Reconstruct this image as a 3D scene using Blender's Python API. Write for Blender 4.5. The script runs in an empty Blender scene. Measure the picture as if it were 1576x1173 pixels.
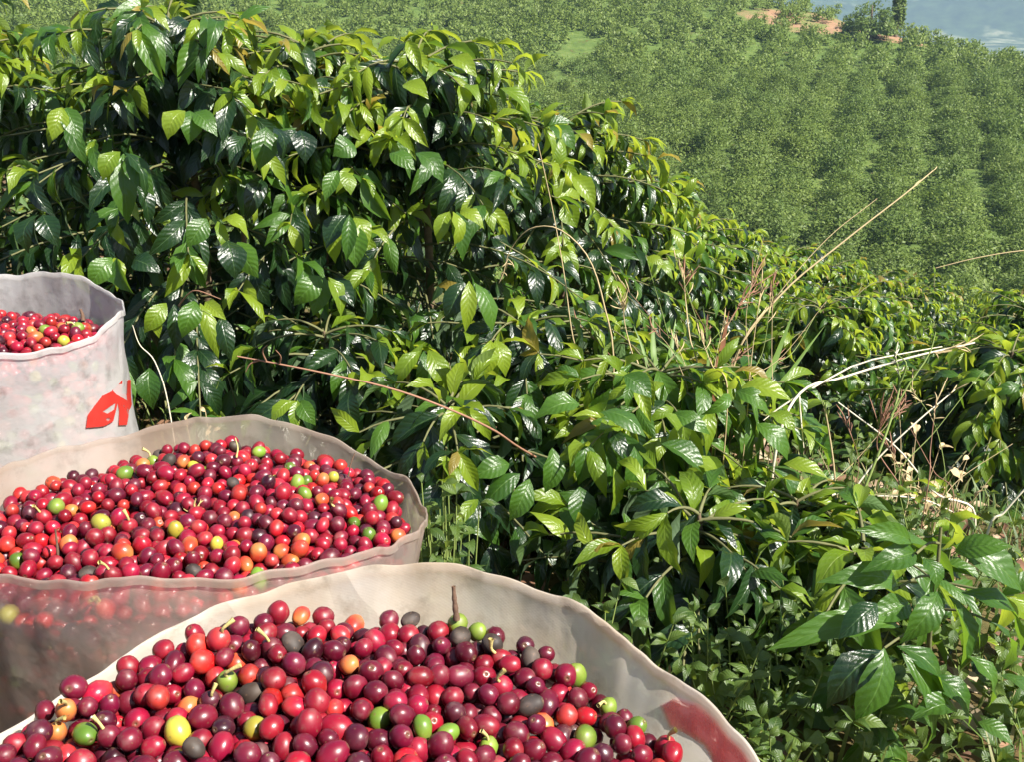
import bpy, math, random
import numpy as np
from mathutils import Vector, Matrix, Quaternion, noise as mnoise

random.seed(7)
RNG = np.random.default_rng(11)
scene = bpy.context.scene
COL = scene.collection
R = math.radians

# ------------------------------------------------------------------ camera
PITCH = R(22.0)
FPX = 1547.0                    # focal length in photograph pixels (1576 wide)
CAM = np.array([0.0, 0.0, 1.0])
cam_d = bpy.data.cameras.new('camera')
cam_d.sensor_fit = 'HORIZONTAL'
cam_d.angle = 2 * math.atan(788 / FPX)
cam_d.clip_start = 0.02
cam_d.clip_end = 12000
cam = bpy.data.objects.new('camera', cam_d)
cam.location = CAM
cam.rotation_euler = (R(90) - PITCH, 0, 0)
COL.objects.link(cam)
scene.camera = cam

# ------------------------------------------------------------------ sky and sun
SUN_EL, SUN_AZ = R(48), R(120)            # azimuth clockwise from +Y (the view direction)
L = Vector((math.sin(SUN_AZ) * math.cos(SUN_EL), math.cos(SUN_AZ) * math.cos(SUN_EL), math.sin(SUN_EL)))
world = bpy.data.worlds.new('World')
scene.world = world
world.use_nodes = True
wn = world.node_tree
bg = wn.nodes['Background']
sky = wn.nodes.new('ShaderNodeTexSky')
sky.sky_type = 'NISHITA'
sky.sun_disc = False
sky.sun_elevation = SUN_EL
sky.sun_rotation = SUN_AZ
wn.links.new(sky.outputs[0], bg.inputs[0])
bg.inputs[1].default_value = 0.05
sun_d = bpy.data.lights.new('sun', 'SUN')
sun_d.energy = 5.0
sun_d.angle = R(0.5)
sun_d.color = (1.0, 0.95, 0.86)
sun = bpy.data.objects.new('sun', sun_d)
sun.rotation_mode = 'QUATERNION'
sun.rotation_quaternion = (-L).to_track_quat('-Z', 'Y')
COL.objects.link(sun)
vs = scene.view_settings
vs.view_transform = 'Standard'
vs.look = 'None'
vs.gamma = 1.0
vs.use_curve_mapping = False
vs.exposure = 1.35
cy = scene.cycles
cy.max_bounces = 7
cy.diffuse_bounces = 3
cy.glossy_bounces = 3
cy.transmission_bounces = 5
cy.transparent_max_bounces = 12
cy.volume_bounces = 0
cy.sample_clamp_indirect = 6.0
cy.caustics_reflective = False
cy.caustics_refractive = False

# ------------------------------------------------------------------ helpers
CP, SP = math.cos(PITCH), math.sin(PITCH)

def at(px, py, y):
    """world point seen at photograph pixel (px, py) and standing y metres ahead"""
    a, b = (px - 788) / FPX, (586.5 - py) / FPX
    d = np.array([a, CP + b * SP, -SP + b * CP])
    return CAM + d * (y / d[1])

def project(P):
    """photograph pixel and depth of world points (n,3)"""
    q = np.asarray(P, float) - CAM
    dep = q[:, 1] * CP - q[:, 2] * SP
    up = q[:, 1] * SP + q[:, 2] * CP
    dep_s = np.where(dep > 1e-3, dep, 1e-3)
    return 788 + FPX * q[:, 0] / dep_s, 586.5 - FPX * up / dep_s, dep

def mesh_np(name, V, F, mats=(), uv=None, fm=None, smooth=True):
    """mesh from an (n,3) array and an (m,k) array of faces (k = 3 or 4)"""
    me = bpy.data.meshes.new(name)
    V = np.ascontiguousarray(V, dtype=np.float32)
    F = np.ascontiguousarray(F, dtype=np.int32)
    m, k = F.shape
    me.vertices.add(len(V))
    me.vertices.foreach_set('co', V.ravel())
    me.loops.add(m * k)
    me.loops.foreach_set('vertex_index', F.ravel())
    me.polygons.add(m)
    me.polygons.foreach_set('loop_start', np.arange(m, dtype=np.int32) * k)
    if smooth:
        me.polygons.foreach_set('use_smooth', np.ones(m, dtype=bool))
    for mt in mats:
        me.materials.append(mt)
    if fm is not None:
        me.polygons.foreach_set('material_index', np.ascontiguousarray(fm, dtype=np.int32))
    if uv is not None:
        lay = me.uv_layers.new(name='UVMap')
        lay.data.foreach_set('uv', np.ascontiguousarray(uv[F.ravel()], dtype=np.float32).ravel())
    me.update(calc_edges=True)
    me.validate()
    return me

def link(name, data, parent=None, loc=None):
    o = bpy.data.objects.new(name, data)
    COL.objects.link(o)
    if parent is not None:
        o.parent = parent
    if loc is not None:
        o.location = loc
    return o

def tag(o, label=None, cat=None, group=None, kind=None):
    if label: o['label'] = label
    if cat: o['category'] = cat
    if group: o['group'] = group
    if kind: o['kind'] = kind
    return o

def thing(name, label, cat, loc, group=None):
    return tag(link(name, None, None, loc), label, cat, group)

def catmull(pts, n):
    pts = np.asarray(pts, float)
    if len(pts) < 3:
        t = np.linspace(0, 1, n)[:, None]
        return pts[0] * (1 - t) + pts[-1] * t
    p = np.vstack([2 * pts[0] - pts[1], pts, 2 * pts[-1] - pts[-2]])
    out = []
    for s in np.linspace(0, len(pts) - 1 - 1e-6, n):
        i = int(s); t = s - i
        a, b, c, d = p[i], p[i + 1], p[i + 2], p[i + 3]
        out.append(.5 * (2 * b + (c - a) * t + (2 * a - 5 * b + 4 * c - d) * t * t + (3 * b - a - 3 * c + d) * t ** 3))
    return np.array(out)

def tube(pts, radii, sides=5):
    pts = np.asarray(pts, float)
    n = len(pts)
    radii = np.broadcast_to(np.asarray(radii, float), (n,)) if np.ndim(radii) == 0 else np.asarray(radii, float)
    T = np.gradient(pts, axis=0)
    T /= np.linalg.norm(T, axis=1, keepdims=True) + 1e-9
    ref = np.array([0, 0, 1.0]) if abs(T[0][2]) < .9 else np.array([1.0, 0, 0])
    A = np.cross(T, ref); A /= np.linalg.norm(A, axis=1, keepdims=True) + 1e-9
    B = np.cross(T, A)
    th = np.linspace(0, 2 * math.pi, sides, endpoint=False)
    V = (pts[:, None] + radii[:, None, None] * (A[:, None] * np.cos(th)[None, :, None] + B[:, None] * np.sin(th)[None, :, None])).reshape(-1, 3)
    F = []
    for i in range(n - 1):
        for j in range(sides):
            k = (j + 1) % sides
            F.append((i * sides + j, i * sides + k, (i + 1) * sides + k, (i + 1) * sides + j))
    return V, np.array(F, int)

def join(parts):
    """list of (V, F) with quads -> one (V, F)"""
    Vs, Fs, o = [], [], 0
    for V, F in parts:
        Vs.append(V); Fs.append(np.asarray(F) + o); o += len(V)
    return np.vstack(Vs), np.vstack(Fs)

# ------------------------------------------------------------------ material helpers
class NT:
    def __init__(s, name):
        s.m = bpy.data.materials.new(name)
        s.m.use_nodes = True
        s.t = s.m.node_tree
        s.t.nodes.clear()
        s.out = s.n('ShaderNodeOutputMaterial')
    def n(s, typ, **kw):
        nd = s.t.nodes.new(typ)
        for k, v in kw.items():
            if k.startswith('i_'):
                key = k[2:].replace('_', ' ')
                nd.inputs[key].default_value = v
            else:
                setattr(nd, k, v)
        return nd
    def l(s, a, b):
        s.t.links.new(a, b)
    def math(s, op, a, b=None, c=None, clamp=False):
        nd = s.n('ShaderNodeMath', operation=op, use_clamp=clamp)
        for i, x in enumerate((a, b, c)):
            if x is None: continue
            if isinstance(x, (int, float)): nd.inputs[i].default_value = x
            else: s.l(x, nd.inputs[i])
        return nd.outputs[0]
    def mix(s, f, a, b, blend='MIX'):
        nd = s.n('ShaderNodeMix', data_type='RGBA', blend_type=blend)
        for i, x in ((0, f), (6, a), (7, b)):
            if isinstance(x, (int, float)): nd.inputs[i].default_value = x
            elif isinstance(x, tuple): nd.inputs[i].default_value = (*x, 1) if len(x) == 3 else x
            else: s.l(x, nd.inputs[i])
        return nd.outputs[2]
    def noise(s, scale, vec=None, detail=3.0, rough=.55, dist=0.0):
        nd = s.n('ShaderNodeTexNoise')
        nd.inputs['Scale'].default_value = scale
        nd.inputs['Detail'].default_value = detail
        nd.inputs['Roughness'].default_value = rough
        nd.inputs['Distortion'].default_value = dist
        if vec is not None: s.l(vec, nd.inputs['Vector'])
        return nd.outputs['Fac']
    def ramp(s, f, stops):
        nd = s.n('ShaderNodeValToRGB')
        cr = nd.color_ramp
        while len(cr.elements) < len(stops): cr.elements.new(.5)
        for e, (p, c) in zip(cr.elements, stops):
            e.position = p; e.color = (*c, 1)
        s.l(f, nd.inputs[0])
        return nd.outputs[0]
    def maprange(s, v, a, b, c=0.0, d=1.0):
        nd = s.n('ShaderNodeMapRange')
        s.l(v, nd.inputs[0])
        for i, x in zip((1, 2, 3, 4), (a, b, c, d)): nd.inputs[i].default_value = x
        return nd.outputs[0]
    def bump(s, h, strength=.5, dist=.01):
        nd = s.n('ShaderNodeBump')
        nd.inputs['Strength'].default_value = strength
        nd.inputs['Distance'].default_value = dist
        s.l(h, nd.inputs['Height'])
        return nd.outputs[0]
    def surf(s, sh):
        s.l(sh, s.out.inputs[0])
        return s.m

def simple_mat(name, col, rough=.7, var=.25, scale=30., spec=.3, translucent=0.0):
    t = NT(name)
    tc = t.n('ShaderNodeTexCoord')
    oi = t.n('ShaderNodeObjectInfo')
    nz = t.noise(scale, tc.outputs['Object'], 4)
    c = t.mix(nz, tuple(x * (1 - var) for x in col), tuple(min(1, x * (1 + var)) for x in col))
    p = t.n('ShaderNodeBsdfPrincipled')
    t.l(c, p.inputs['Base Color'])
    p.inputs['Roughness'].default_value = rough
    p.inputs['Specular IOR Level'].default_value = spec
    t.l(t.bump(nz, .3, .003), p.inputs['Normal'])
    if translucent:
        tr = t.n('ShaderNodeBsdfTranslucent'); t.l(c, tr.inputs[0])
        mx = t.n('ShaderNodeMixShader'); mx.inputs[0].default_value = translucent
        t.l(p.outputs[0], mx.inputs[1]); t.l(tr.outputs[0], mx.inputs[2])
        return t.surf(mx.outputs[0])
    return t.surf(p.outputs[0])

def leaf_mat(name, dark, light, vein, under, transl, rough=.3, tfac=.3):
    """leaf blade: u across, v along; corrugated between the side veins, pale midrib, matt underside"""
    t = NT(name)
    uv = t.n('ShaderNodeUVMap')
    sx = t.n('ShaderNodeSeparateXYZ'); t.l(uv.outputs[0], sx.inputs[0])
    au = t.math('ABSOLUTE', t.math('SUBTRACT', sx.outputs[0], .5))
    rnd = t.math('FRACT', t.math('ADD', t.n('ShaderNodeObjectInfo').outputs['Random'],
                                 t.n('ShaderNodeNewGeometry').outputs['Random Per Island']))
    tc = t.n('ShaderNodeTexCoord')
    ph = t.math('MULTIPLY', t.math('SUBTRACT', sx.outputs[1], t.math('MULTIPLY', au, .42)), 2 * math.pi * 8)
    wv = t.math('COSINE', ph)                                 # 1 on a side vein
    side = t.math('POWER', t.math('MAXIMUM', wv, 0.0), 14.0)
    mid = t.math('SUBTRACT', 1.0, t.maprange(au, .0, .035))
    veins = t.math('MAXIMUM', t.math('MULTIPLY', side, .16), t.math('MULTIPLY', mid, .7), clamp=True)
    base = t.mix(rnd, dark, light)
    nz = t.noise(14.0, tc.outputs['Object'], 3)
    base = t.mix(t.math('MULTIPLY', nz, .5), base, tuple(x * .55 for x in dark))
    base = t.mix(veins, base, vein)
    bf = t.n('ShaderNodeNewGeometry').outputs['Backfacing']
    base = t.mix(bf, base, under)
    p = t.n('ShaderNodeBsdfPrincipled')
    t.l(base, p.inputs['Base Color'])
    rr = t.math('ADD', t.math('MULTIPLY', t.noise(30., tc.outputs['Object'], 2), .2), rough - .1)
    rr = t.math('ADD', rr, t.math('MULTIPLY', bf, .3))
    t.l(rr, p.inputs['Roughness'])
    p.inputs['Specular IOR Level'].default_value = .55
    hgt = t.math('ADD', t.math('MULTIPLY', wv, -.28), t.math('MULTIPLY', mid, -.8))
    hgt = t.math('ADD', hgt, t.math('MULTIPLY', nz, 1.0))
    t.l(t.bump(hgt, .42, .0020), p.inputs['Normal'])
    tr = t.n('ShaderNodeBsdfTranslucent')
    t.l(t.mix(veins, transl, tuple(x * .6 for x in transl)), tr.inputs[0])
    mx = t.n('ShaderNodeMixShader'); mx.inputs[0].default_value = tfac
    t.l(p.outputs[0], mx.inputs[1]); t.l(tr.outputs[0], mx.inputs[2])
    return t.surf(mx.outputs[0])

M_LEAF = [
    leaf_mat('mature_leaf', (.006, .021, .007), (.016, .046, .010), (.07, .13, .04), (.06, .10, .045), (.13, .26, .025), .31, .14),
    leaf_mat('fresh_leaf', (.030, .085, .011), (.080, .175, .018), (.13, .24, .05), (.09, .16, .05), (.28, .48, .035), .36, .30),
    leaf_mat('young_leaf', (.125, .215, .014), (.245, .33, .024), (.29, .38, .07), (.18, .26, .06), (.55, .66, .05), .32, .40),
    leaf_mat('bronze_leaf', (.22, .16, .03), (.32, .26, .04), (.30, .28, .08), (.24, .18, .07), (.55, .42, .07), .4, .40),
]
M_BARK = simple_mat('bark', (.16, .11, .07), .85, .45, 60.)
M_TWIG = simple_mat('green_twig', (.13, .13, .055), .7, .4, 60.)

# ------------------------------------------------------------------ terrain
def smooth(a, b, x):
    t = np.clip((x - a) / (b - a), 0, 1)
    return t * t * (3 - 2 * t)

def fbm(x, y, seed=0.0):
    r = np.zeros_like(x)
    for k, (f, a) in enumerate(((1, .5), (2.1, .25), (4.3, .13), (8.7, .07))):
        r += a * np.sin(x * f + seed + 1.7 * np.sin(y * f * .8 + k)) * np.cos(y * f * 1.1 - seed * .7 + 1.3 * np.sin(x * f * .9 + 2 * k))
    return r

def ground_z(x, y):
    x = np.asarray(x, float); y = np.asarray(y, float)
    s = .55 * x + .83 * y - 1.75
    near = -.40 * (np.sqrt(s * s + .25) + s) / 2 + .0
    near = near + .085 * np.clip(s - 2.2, 0, 12)
    near = np.maximum(near, -9.0 + .0 * x)
    # far hillside: rises away from the valley and towards the left; crest to the right is lower and nearer
    crest = 76 + np.clip(30 - x, -25, 60) * 1.1
    yy = np.minimum(y, crest)
    far = -9.6 + .085 * (yy - 24) + .00075 * np.clip(yy - 24, 0, None) ** 2 - .05 * (np.clip(x, -80, 80) - 20)
    far = far + 1.0 * fbm(x * .06, y * .06, 2.)
    drop = np.clip(y - crest, 0, None)
    far = far - .30 * np.clip(drop - 4, 0, None)
    far = np.maximum(far, -44 + 0 * x)
    w = smooth(16, 25, y + .25 * x)
    z = near * (1 - w) + far * w
    # mountains across the valley
    r = np.sqrt(x * x + y * y)
    mt = -44 + np.minimum(.48 * np.clip(r - 880 + 120 * fbm(x * .004, y * .004, 5.), 0, 1500), 150 + 60 * fbm(x * .002, y * .002, 3.)) + 16 * fbm(x * .006, y * .006, 1.) * smooth(800, 1100, r)
    z = np.where(r > 400, np.maximum(z, mt), z)
    z = z + .018 * fbm(x * 5, y * 5, 1.) * (1 - smooth(10, 30, r)) + .006 * fbm(x * 17, y * 17, 3.) * (1 - smooth(5, 12, r))
    return z

def gz(x, y):
    return float(ground_z(np.array([x]), np.array([y]))[0])

rings = np.concatenate([[0.0], np.geomspace(.25, 4200, 170)])
angs = np.concatenate([np.linspace(-48, 48, 220, endpoint=False), np.linspace(48, 312, 110, endpoint=False)])
angs = np.radians(angs)
RR, AA = np.meshgrid(rings, angs, indexing='ij')
GX, GY = RR * np.sin(AA), RR * np.cos(AA)
GZ = ground_z(GX, GY)
nr, na = RR.shape
V = np.stack([GX, GY, GZ], -1).reshape(-1, 3)
I, J = np.meshgrid(np.arange(nr - 1), np.arange(na), indexing='ij')
J2 = (J + 1) % na
F = np.stack([I * na + J, I * na + J2, (I + 1) * na + J2, (I + 1) * na + J], -1).reshape(-1, 4)[:, ::-1]
t = NT('earth_and_grass')
geo = t.n('ShaderNodeNewGeometry')
pos = geo.outputs['Position']
sx = t.n('ShaderNodeSeparateXYZ'); t.l(pos, sx.inputs[0])
n1 = t.noise(9., pos, 6, .65)
n2 = t.noise(.35, pos, 5, .6)
n3 = t.noise(1.7, pos, 5, .6)
soil = t.ramp(n1, [(.3, (.06, .034, .02)), (.5, (.13, .068, .036)), (.7, (.21, .125, .07))])
grass = t.ramp(n3, [(.3, (.055, .095, .020)), (.55, (.10, .150, .034)), (.75, (.155, .185, .055))])
gmask = t.math('MULTIPLY', t.maprange(n2, .36, .5), t.maprange(sx.outputs[1], 6., 14., .35, 1.))
gmask = t.math('MAXIMUM', gmask, t.math('MULTIPLY', t.maprange(sx.outputs[1], 12., 20.), t.maprange(n3, .30, .42)))
c = t.mix(gmask, soil, grass)
# bare orange bank near the top of the far hill
def blob(cx, cyy, rx, ry):
    dx = t.math('DIVIDE', t.math('SUBTRACT', sx.outputs[0], cx), rx)
    dy = t.math('DIVIDE', t.math('SUBTRACT', sx.outputs[1], cyy), ry)
    d = t.math('ADD', t.math('MULTIPLY', dx, dx), t.math('MULTIPLY', dy, dy))
    d = t.math('ADD', d, t.math('MULTIPLY', t.math('SUBTRACT', t.noise(.5, pos, 4), .5), 1.5))
    return t.math('SUBTRACT', 1.0, t.maprange(d, .7, 1.1))
BANK = [(24.0, 81.0, 6.5, 3.8), (28.5, 77.5, 3.2, 2.2), (13.0, 97.0, 4.0, 3.0)]
bm = None
for b in BANK:
    q = blob(*b)
    bm = q if bm is None else t.math('MAXIMUM', bm, q)
orange = t.mix(t.noise(.9, pos, 6, .7), (.20, .095, .05), (.38, .25, .155))
orange = t.mix(t.maprange(t.noise(.55, pos, 5, .7), .5, .6), orange, (.14, .17, .05))
c = t.mix(bm, c, orange)
# fields and woods of the distant valley
far_m = t.maprange(sx.outputs[1], 250., 420.)
nf = t.noise(.022, pos, 6, .6)
nf2 = t.noise(.09, pos, 6, .7)
woods = t.mix(t.maprange(nf2, .3, .7), (.018, .038, .018), (.07, .115, .045))
fields = t.mix(t.maprange(nf2, .35, .65), (.12, .18, .08), (.32, .31, .20))
zf = t.maprange(sx.outputs[2], -43.8, -36.)
fm_ = t.math('ADD', t.maprange(nf, .42, .52), t.math('MULTIPLY', t.math('MULTIPLY', zf, t.maprange(t.noise(.012, pos, 4), .58, .5)), 1.2), clamp=True)
c = t.mix(far_m, c, t.mix(fm_, fields, woods))
p = t.n('ShaderNodeBsdfPrincipled')
t.l(c, p.inputs['Base Color'])
p.inputs['Roughness'].default_value = .95
p.inputs['Specular IOR Level'].default_value = .15
t.l(t.bump(t.noise(60., pos, 6, .7), .6, .02), p.inputs['Normal'])
M_GROUND = t.surf(p.outputs[0])
ground = link('ground', mesh_np('ground', V, F, [M_GROUND]))
tag(ground, kind='structure')

# ------------------------------------------------------------------ haze
def box_mesh(name, x0, x1, y0, y1, z0, z1, mats):
    v = np.array([(x, y, z) for z in (z0, z1) for y in (y0, y1) for x in (x0, x1)], float)
    f = np.array([(0, 2, 3, 1), (4, 5, 7, 6), (0, 1, 5, 4), (2, 6, 7, 3), (0, 4, 6, 2), (1, 3, 7, 5)])
    return mesh_np(name, v, f, mats, smooth=False)
hm = bpy.data.materials.new('haze_air')
hm.use_nodes = True
hm.node_tree.nodes.clear()
ho = hm.node_tree.nodes.new('ShaderNodeOutputMaterial')
hv = hm.node_tree.nodes.new('ShaderNodeVolumePrincipled')
hv.inputs['Density'].default_value = .0006
hv.inputs['Color'].default_value = (.50, .70, 1.0, 1)
hm.node_tree.links.new(hv.outputs[0], ho.inputs[1])
haze = link('haze', box_mesh('haze', -4400, 4400, -4400, 4400, float(GZ.min()) - 1.0, float(max(GZ.max(), 30)) + 3.0, [hm]))
tag(haze, kind='stuff')

# ------------------------------------------------------------------ leaves
def leaf_template(fold, arch, wave, twist, seed):
    rg = np.random.default_rng(seed)
    ts = np.array([0, .09, .24, .42, .60, .77, .90, 1.0])
    ws = np.array([.03, .40, .83, 1.0, .88, .56, .22, .01]) * .5
    us = np.array([-1, -.5, 0, .5, 1.0])
    V, UV = [], []
    ph = rg.uniform(0, 6.28)
    for tt, w in zip(ts, ws):
        for u in us:
            x = u * w
            z = arch * 4 * tt * (1 - tt) * (1 - .25 * tt)
            z += fold * abs(u) * w + wave * (u * u) * math.sin(tt * 17 + ph + (2.0 if u > 0 else 0)) * min(1, w * 3)
            a = twist * (tt - .3)
            xx = x * math.cos(a); z += x * math.sin(a)
            V.append((xx + .06 * math.sin(tt * 3 + ph) * tt * (1 - tt), tt, z))
            UV.append((.5 + .5 * u, tt))
    V = np.array(V); UV = np.array(UV)
    F = []
    for i in range(len(ts) - 1):
        for j in range(4):
            F.append((i * 5 + j, i * 5 + j + 1, (i + 1) * 5 + j + 1, (i + 1) * 5 + j))
    return V, np.array(F), UV

# scale of a leaf object is (width, length, length); the blade's height offsets are in lengths
LT = [leaf_template(.10, .18, .030, .25, 1), leaf_template(.16, .24, .036, -.35, 2), leaf_template(.05, .28, .040, .15, 3),
      leaf_template(.26, .14, .028, -.1, 4), leaf_template(.08, .34, .040, .6, 5), leaf_template(-.10, .20, .024, -.25, 6)]
LEAF_ME = [[mesh_np('leaf_blade', V, F, [M_LEAF[k]], UV) for V, F, UV in LT] for k in range(4)]
LEAF_V = np.stack([V for V, F, UV in LT])       # (6, 40, 3)
LEAF_F, LEAF_UV = LT[0][1], LT[0][2]
# plainer blade (8 faces) for leaves too small or too deep inside to pick apart
LO_ROWS, LO_COLS = (0, 2, 4, 5, 7), (0, 2, 4)
LO_I = np.array([r * 5 + c for r in LO_ROWS for c in LO_COLS])
LO_F = np.array([(i * 3 + j, i * 3 + j + 1, (i + 1) * 3 + j + 1, (i + 1) * 3 + j) for i in range(4) for j in range(2)])
LO_UV = LEAF_UV[LO_I]

class Leaves:
    """leaves gathered for one plant"""
    def __init__(s):
        s.base, s.dir, s.nrm, s.len, s.wid, s.var, s.mat = [], [], [], [], [], [], []
    def add(s, base, d, n, ln, wd, mat, var=None):
        s.base.append(base); s.dir.append(d); s.nrm.append(n); s.len.append(ln); s.wid.append(wd); s.mat.append(mat)
        s.var.append(RNG.integers(0, 6) if var is None else var)
    def freeze(s):
        s.B = np.array(s.base, float).reshape(-1, 3)
        D = np.array(s.dir, float).reshape(-1, 3); D /= np.linalg.norm(D, axis=1, keepdims=True)
        N = np.array(s.nrm, float).reshape(-1, 3)
        N = N - D * np.sum(N * D, axis=1, keepdims=True)
        N /= np.linalg.norm(N, axis=1, keepdims=True) + 1e-9
        X = np.cross(D, N)
        s.M = np.stack([X, D, N], -1)                   # columns
        s.Ln = np.array(s.len); s.Wd = np.array(s.wid); s.Va = np.array(s.var, int); s.Ma = np.array(s.mat, int)
    def verts(s, idx):
        T = LEAF_V[s.Va[idx]].copy()                     # (n,40,3)
        T[..., 0] *= s.Wd[idx][:, None]
        T[..., 1] *= s.Ln[idx][:, None]
        T[..., 2] *= s.Ln[idx][:, None]
        return np.einsum('nij,nvj->nvi', s.M[idx], T) + s.B[idx][:, None]

def make_bush(lv, twigs, x, y, z, H, Rad, nb, seed, L0=.125, droop=1.0, top_young=.55, zmin=.1, node=.06, inner=.3, upright=0., lean=(0, 0), ys=1.0, thin=0.0):
    """coffee bush: upright stem, tiers of side branches, opposite leaves hanging from their nodes"""
    rg = np.random.default_rng(seed)
    base = np.array([x, y, z])
    apex(lv, x + lean[0] * .86, y + lean[1] * .86, z + H * .87, rg, L0)
    for i in range(nb):
        hf = zmin + (1 - zmin) * ((i + .5) / nb) ** .85
        az = i * 2.399963 + rg.normal(0, .35)
        if .06 < hf < .62 and rg.random() < thin: continue
        out = np.array([math.cos(az), math.sin(az), 0])
        prof = (1 - .62 * max(0, hf - .45) / .55) * (.72 + .28 * min(1, hf / .35))
        ln = Rad * prof * rg.uniform(.62, 1.14)
        el = (.10 + .55 * hf + rg.normal(0, .12)) + upright
        p0 = base + np.array([lean[0] * hf, lean[1] * hf, hf * H * .86])
        pts = []
        nseg = 6
        for k in range(nseg + 1):
            tt = k / nseg
            pts.append(p0 + out * ln * tt * math.cos(el * .6) + np.array([0, 0, ln * (math.sin(el) * tt - .42 * droop * tt * tt)]))
        pts = np.array(pts)
        twigs.append(tube(pts, np.linspace(.0036, .0018, nseg + 1), 4))
        d_end = pts[-1] - pts[-2]; d_end /= np.linalg.norm(d_end)
        inn = inner if hf < .7 else .04
        nn = max(2, int(ln * (1 - inn) / node))
        for k in range(nn + 1):
            tt = inn + (1 - inn) * k / nn
            q = pts[min(nseg, int(tt * nseg))] + (pts[min(nseg, int(tt * nseg) + 1)] - pts[min(nseg, int(tt * nseg))]) * (tt * nseg - int(tt * nseg))
            last = k >= nn - 1
            roll = rg.uniform(0, math.pi)
            sidev = np.cross(out, (0, 0, 1.0))
            for sgn in (-1, 1):
                if rg.random() < .08: continue
                sd = sidev * sgn * rg.uniform(.35, .95) + np.array([0, 0, .35 * math.sin(roll) * sgn])
                down = rg.uniform(.7, 2.2) * droop * (1.1 - .45 * hf)
                d = sd + out * rg.uniform(.15, .75) + np.array([0, 0, -down])
                n_ = out * rg.uniform(.4, 1.1) + np.array([0, 0, rg.uniform(.35, .9)]) + rg.normal(0, .28, 3)
                yt = hf + .35 * (tt - .7)
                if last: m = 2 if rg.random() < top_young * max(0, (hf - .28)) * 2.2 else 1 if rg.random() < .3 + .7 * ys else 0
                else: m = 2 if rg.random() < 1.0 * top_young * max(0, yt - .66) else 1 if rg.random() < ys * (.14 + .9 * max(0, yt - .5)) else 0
                if last and hf > .8 and rg.random() < .05: m = 3
                l_ = L0 * rg.uniform(.72, 1.15) * (.8 if m >= 2 else 1)
                lv.add(q, d, n_, l_, l_ * rg.uniform(.27, .39), m)
            if k == nn:
                for s2 in range(rg.integers(1, 4)):
                    d = d_end * .8 + np.array([0, 0, rg.uniform(-.5, .35)]) + rg.normal(0, .4, 3)
                    l_ = L0 * rg.uniform(.45, .85)
                    m = 2 if hf > .45 and rg.random() < .75 else 1
                    if hf > .75 and rg.random() < .10: m = 3
                    lv.add(pts[-1], d, np.array([0, 0, 1.]) + out * .5 + rg.normal(0, .2, 3), l_, l_ * rg.uniform(.3, .42), m)

def apex(lv, x, y, z, rg, L0):
    for i in range(16):
        az = i * 2.4 + rg.normal(0, .3)
        out = np.array([math.cos(az), math.sin(az), 0])
        up = rg.uniform(-.5, .8)
        l_ = L0 * rg.uniform(.5, .95)
        lv.add(np.array([x, y, z - .10 * rg.random()]) + out * .02, out + (0, 0, up), np.array([0, 0, 1.0]) - out * .3 + rg.normal(0, .2, 3), l_, l_ * .38,
               2 if up > .1 or rg.random() < .5 else 1)

def hand_leaf(lv, b, tp, wpx, yb, yt=None, mat=1, face=None, var=None):
    """one leaf seen in the photograph, from its base pixel to its tip pixel, at its own distance"""
    yt = yb - .03 if yt is None else yt
    B, T = at(b[0], b[1], yb), at(tp[0], tp[1], yt)
    d = T - B
    ln = float(np.linalg.norm(d))
    dep = yb * CP + (1 - B[2]) * SP
    n_ = np.array([.25, -.62, .6]) if face is None else np.array(face, float)
    n_ = n_ + RNG.normal(0, .22, 3)
    lv.add(B, d, n_, ln, wpx * dep / FPX, mat, var)

class Plant:
    pass
PLANTS = []
def plant(name, label, x, y, cap, group=None, z=None):
    p = Plant()
    p.name, p.label, p.x, p.y = name, label, x, y
    p.z = gz(x, y) - .01 if z is None else z
    p.cap, p.group = cap, group
    p.lv, p.tw, p.trunks = Leaves(), [], []
    PLANTS.append(p)
    return p

def trunk_of(p, H, r=.017, lean=(0, 0)):
    pts = catmull([(p.x, p.y, p.z - .04), (p.x + .02 + lean[0] * .4, p.y + .01 + lean[1] * .4, p.z + H * .4), (p.x + lean[0] * .86, p.y + lean[1] * .86, p.z + H * .86)], 9)
    p.trunks.append(tube(pts, np.linspace(r, r * .35, 9), 7))

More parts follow.
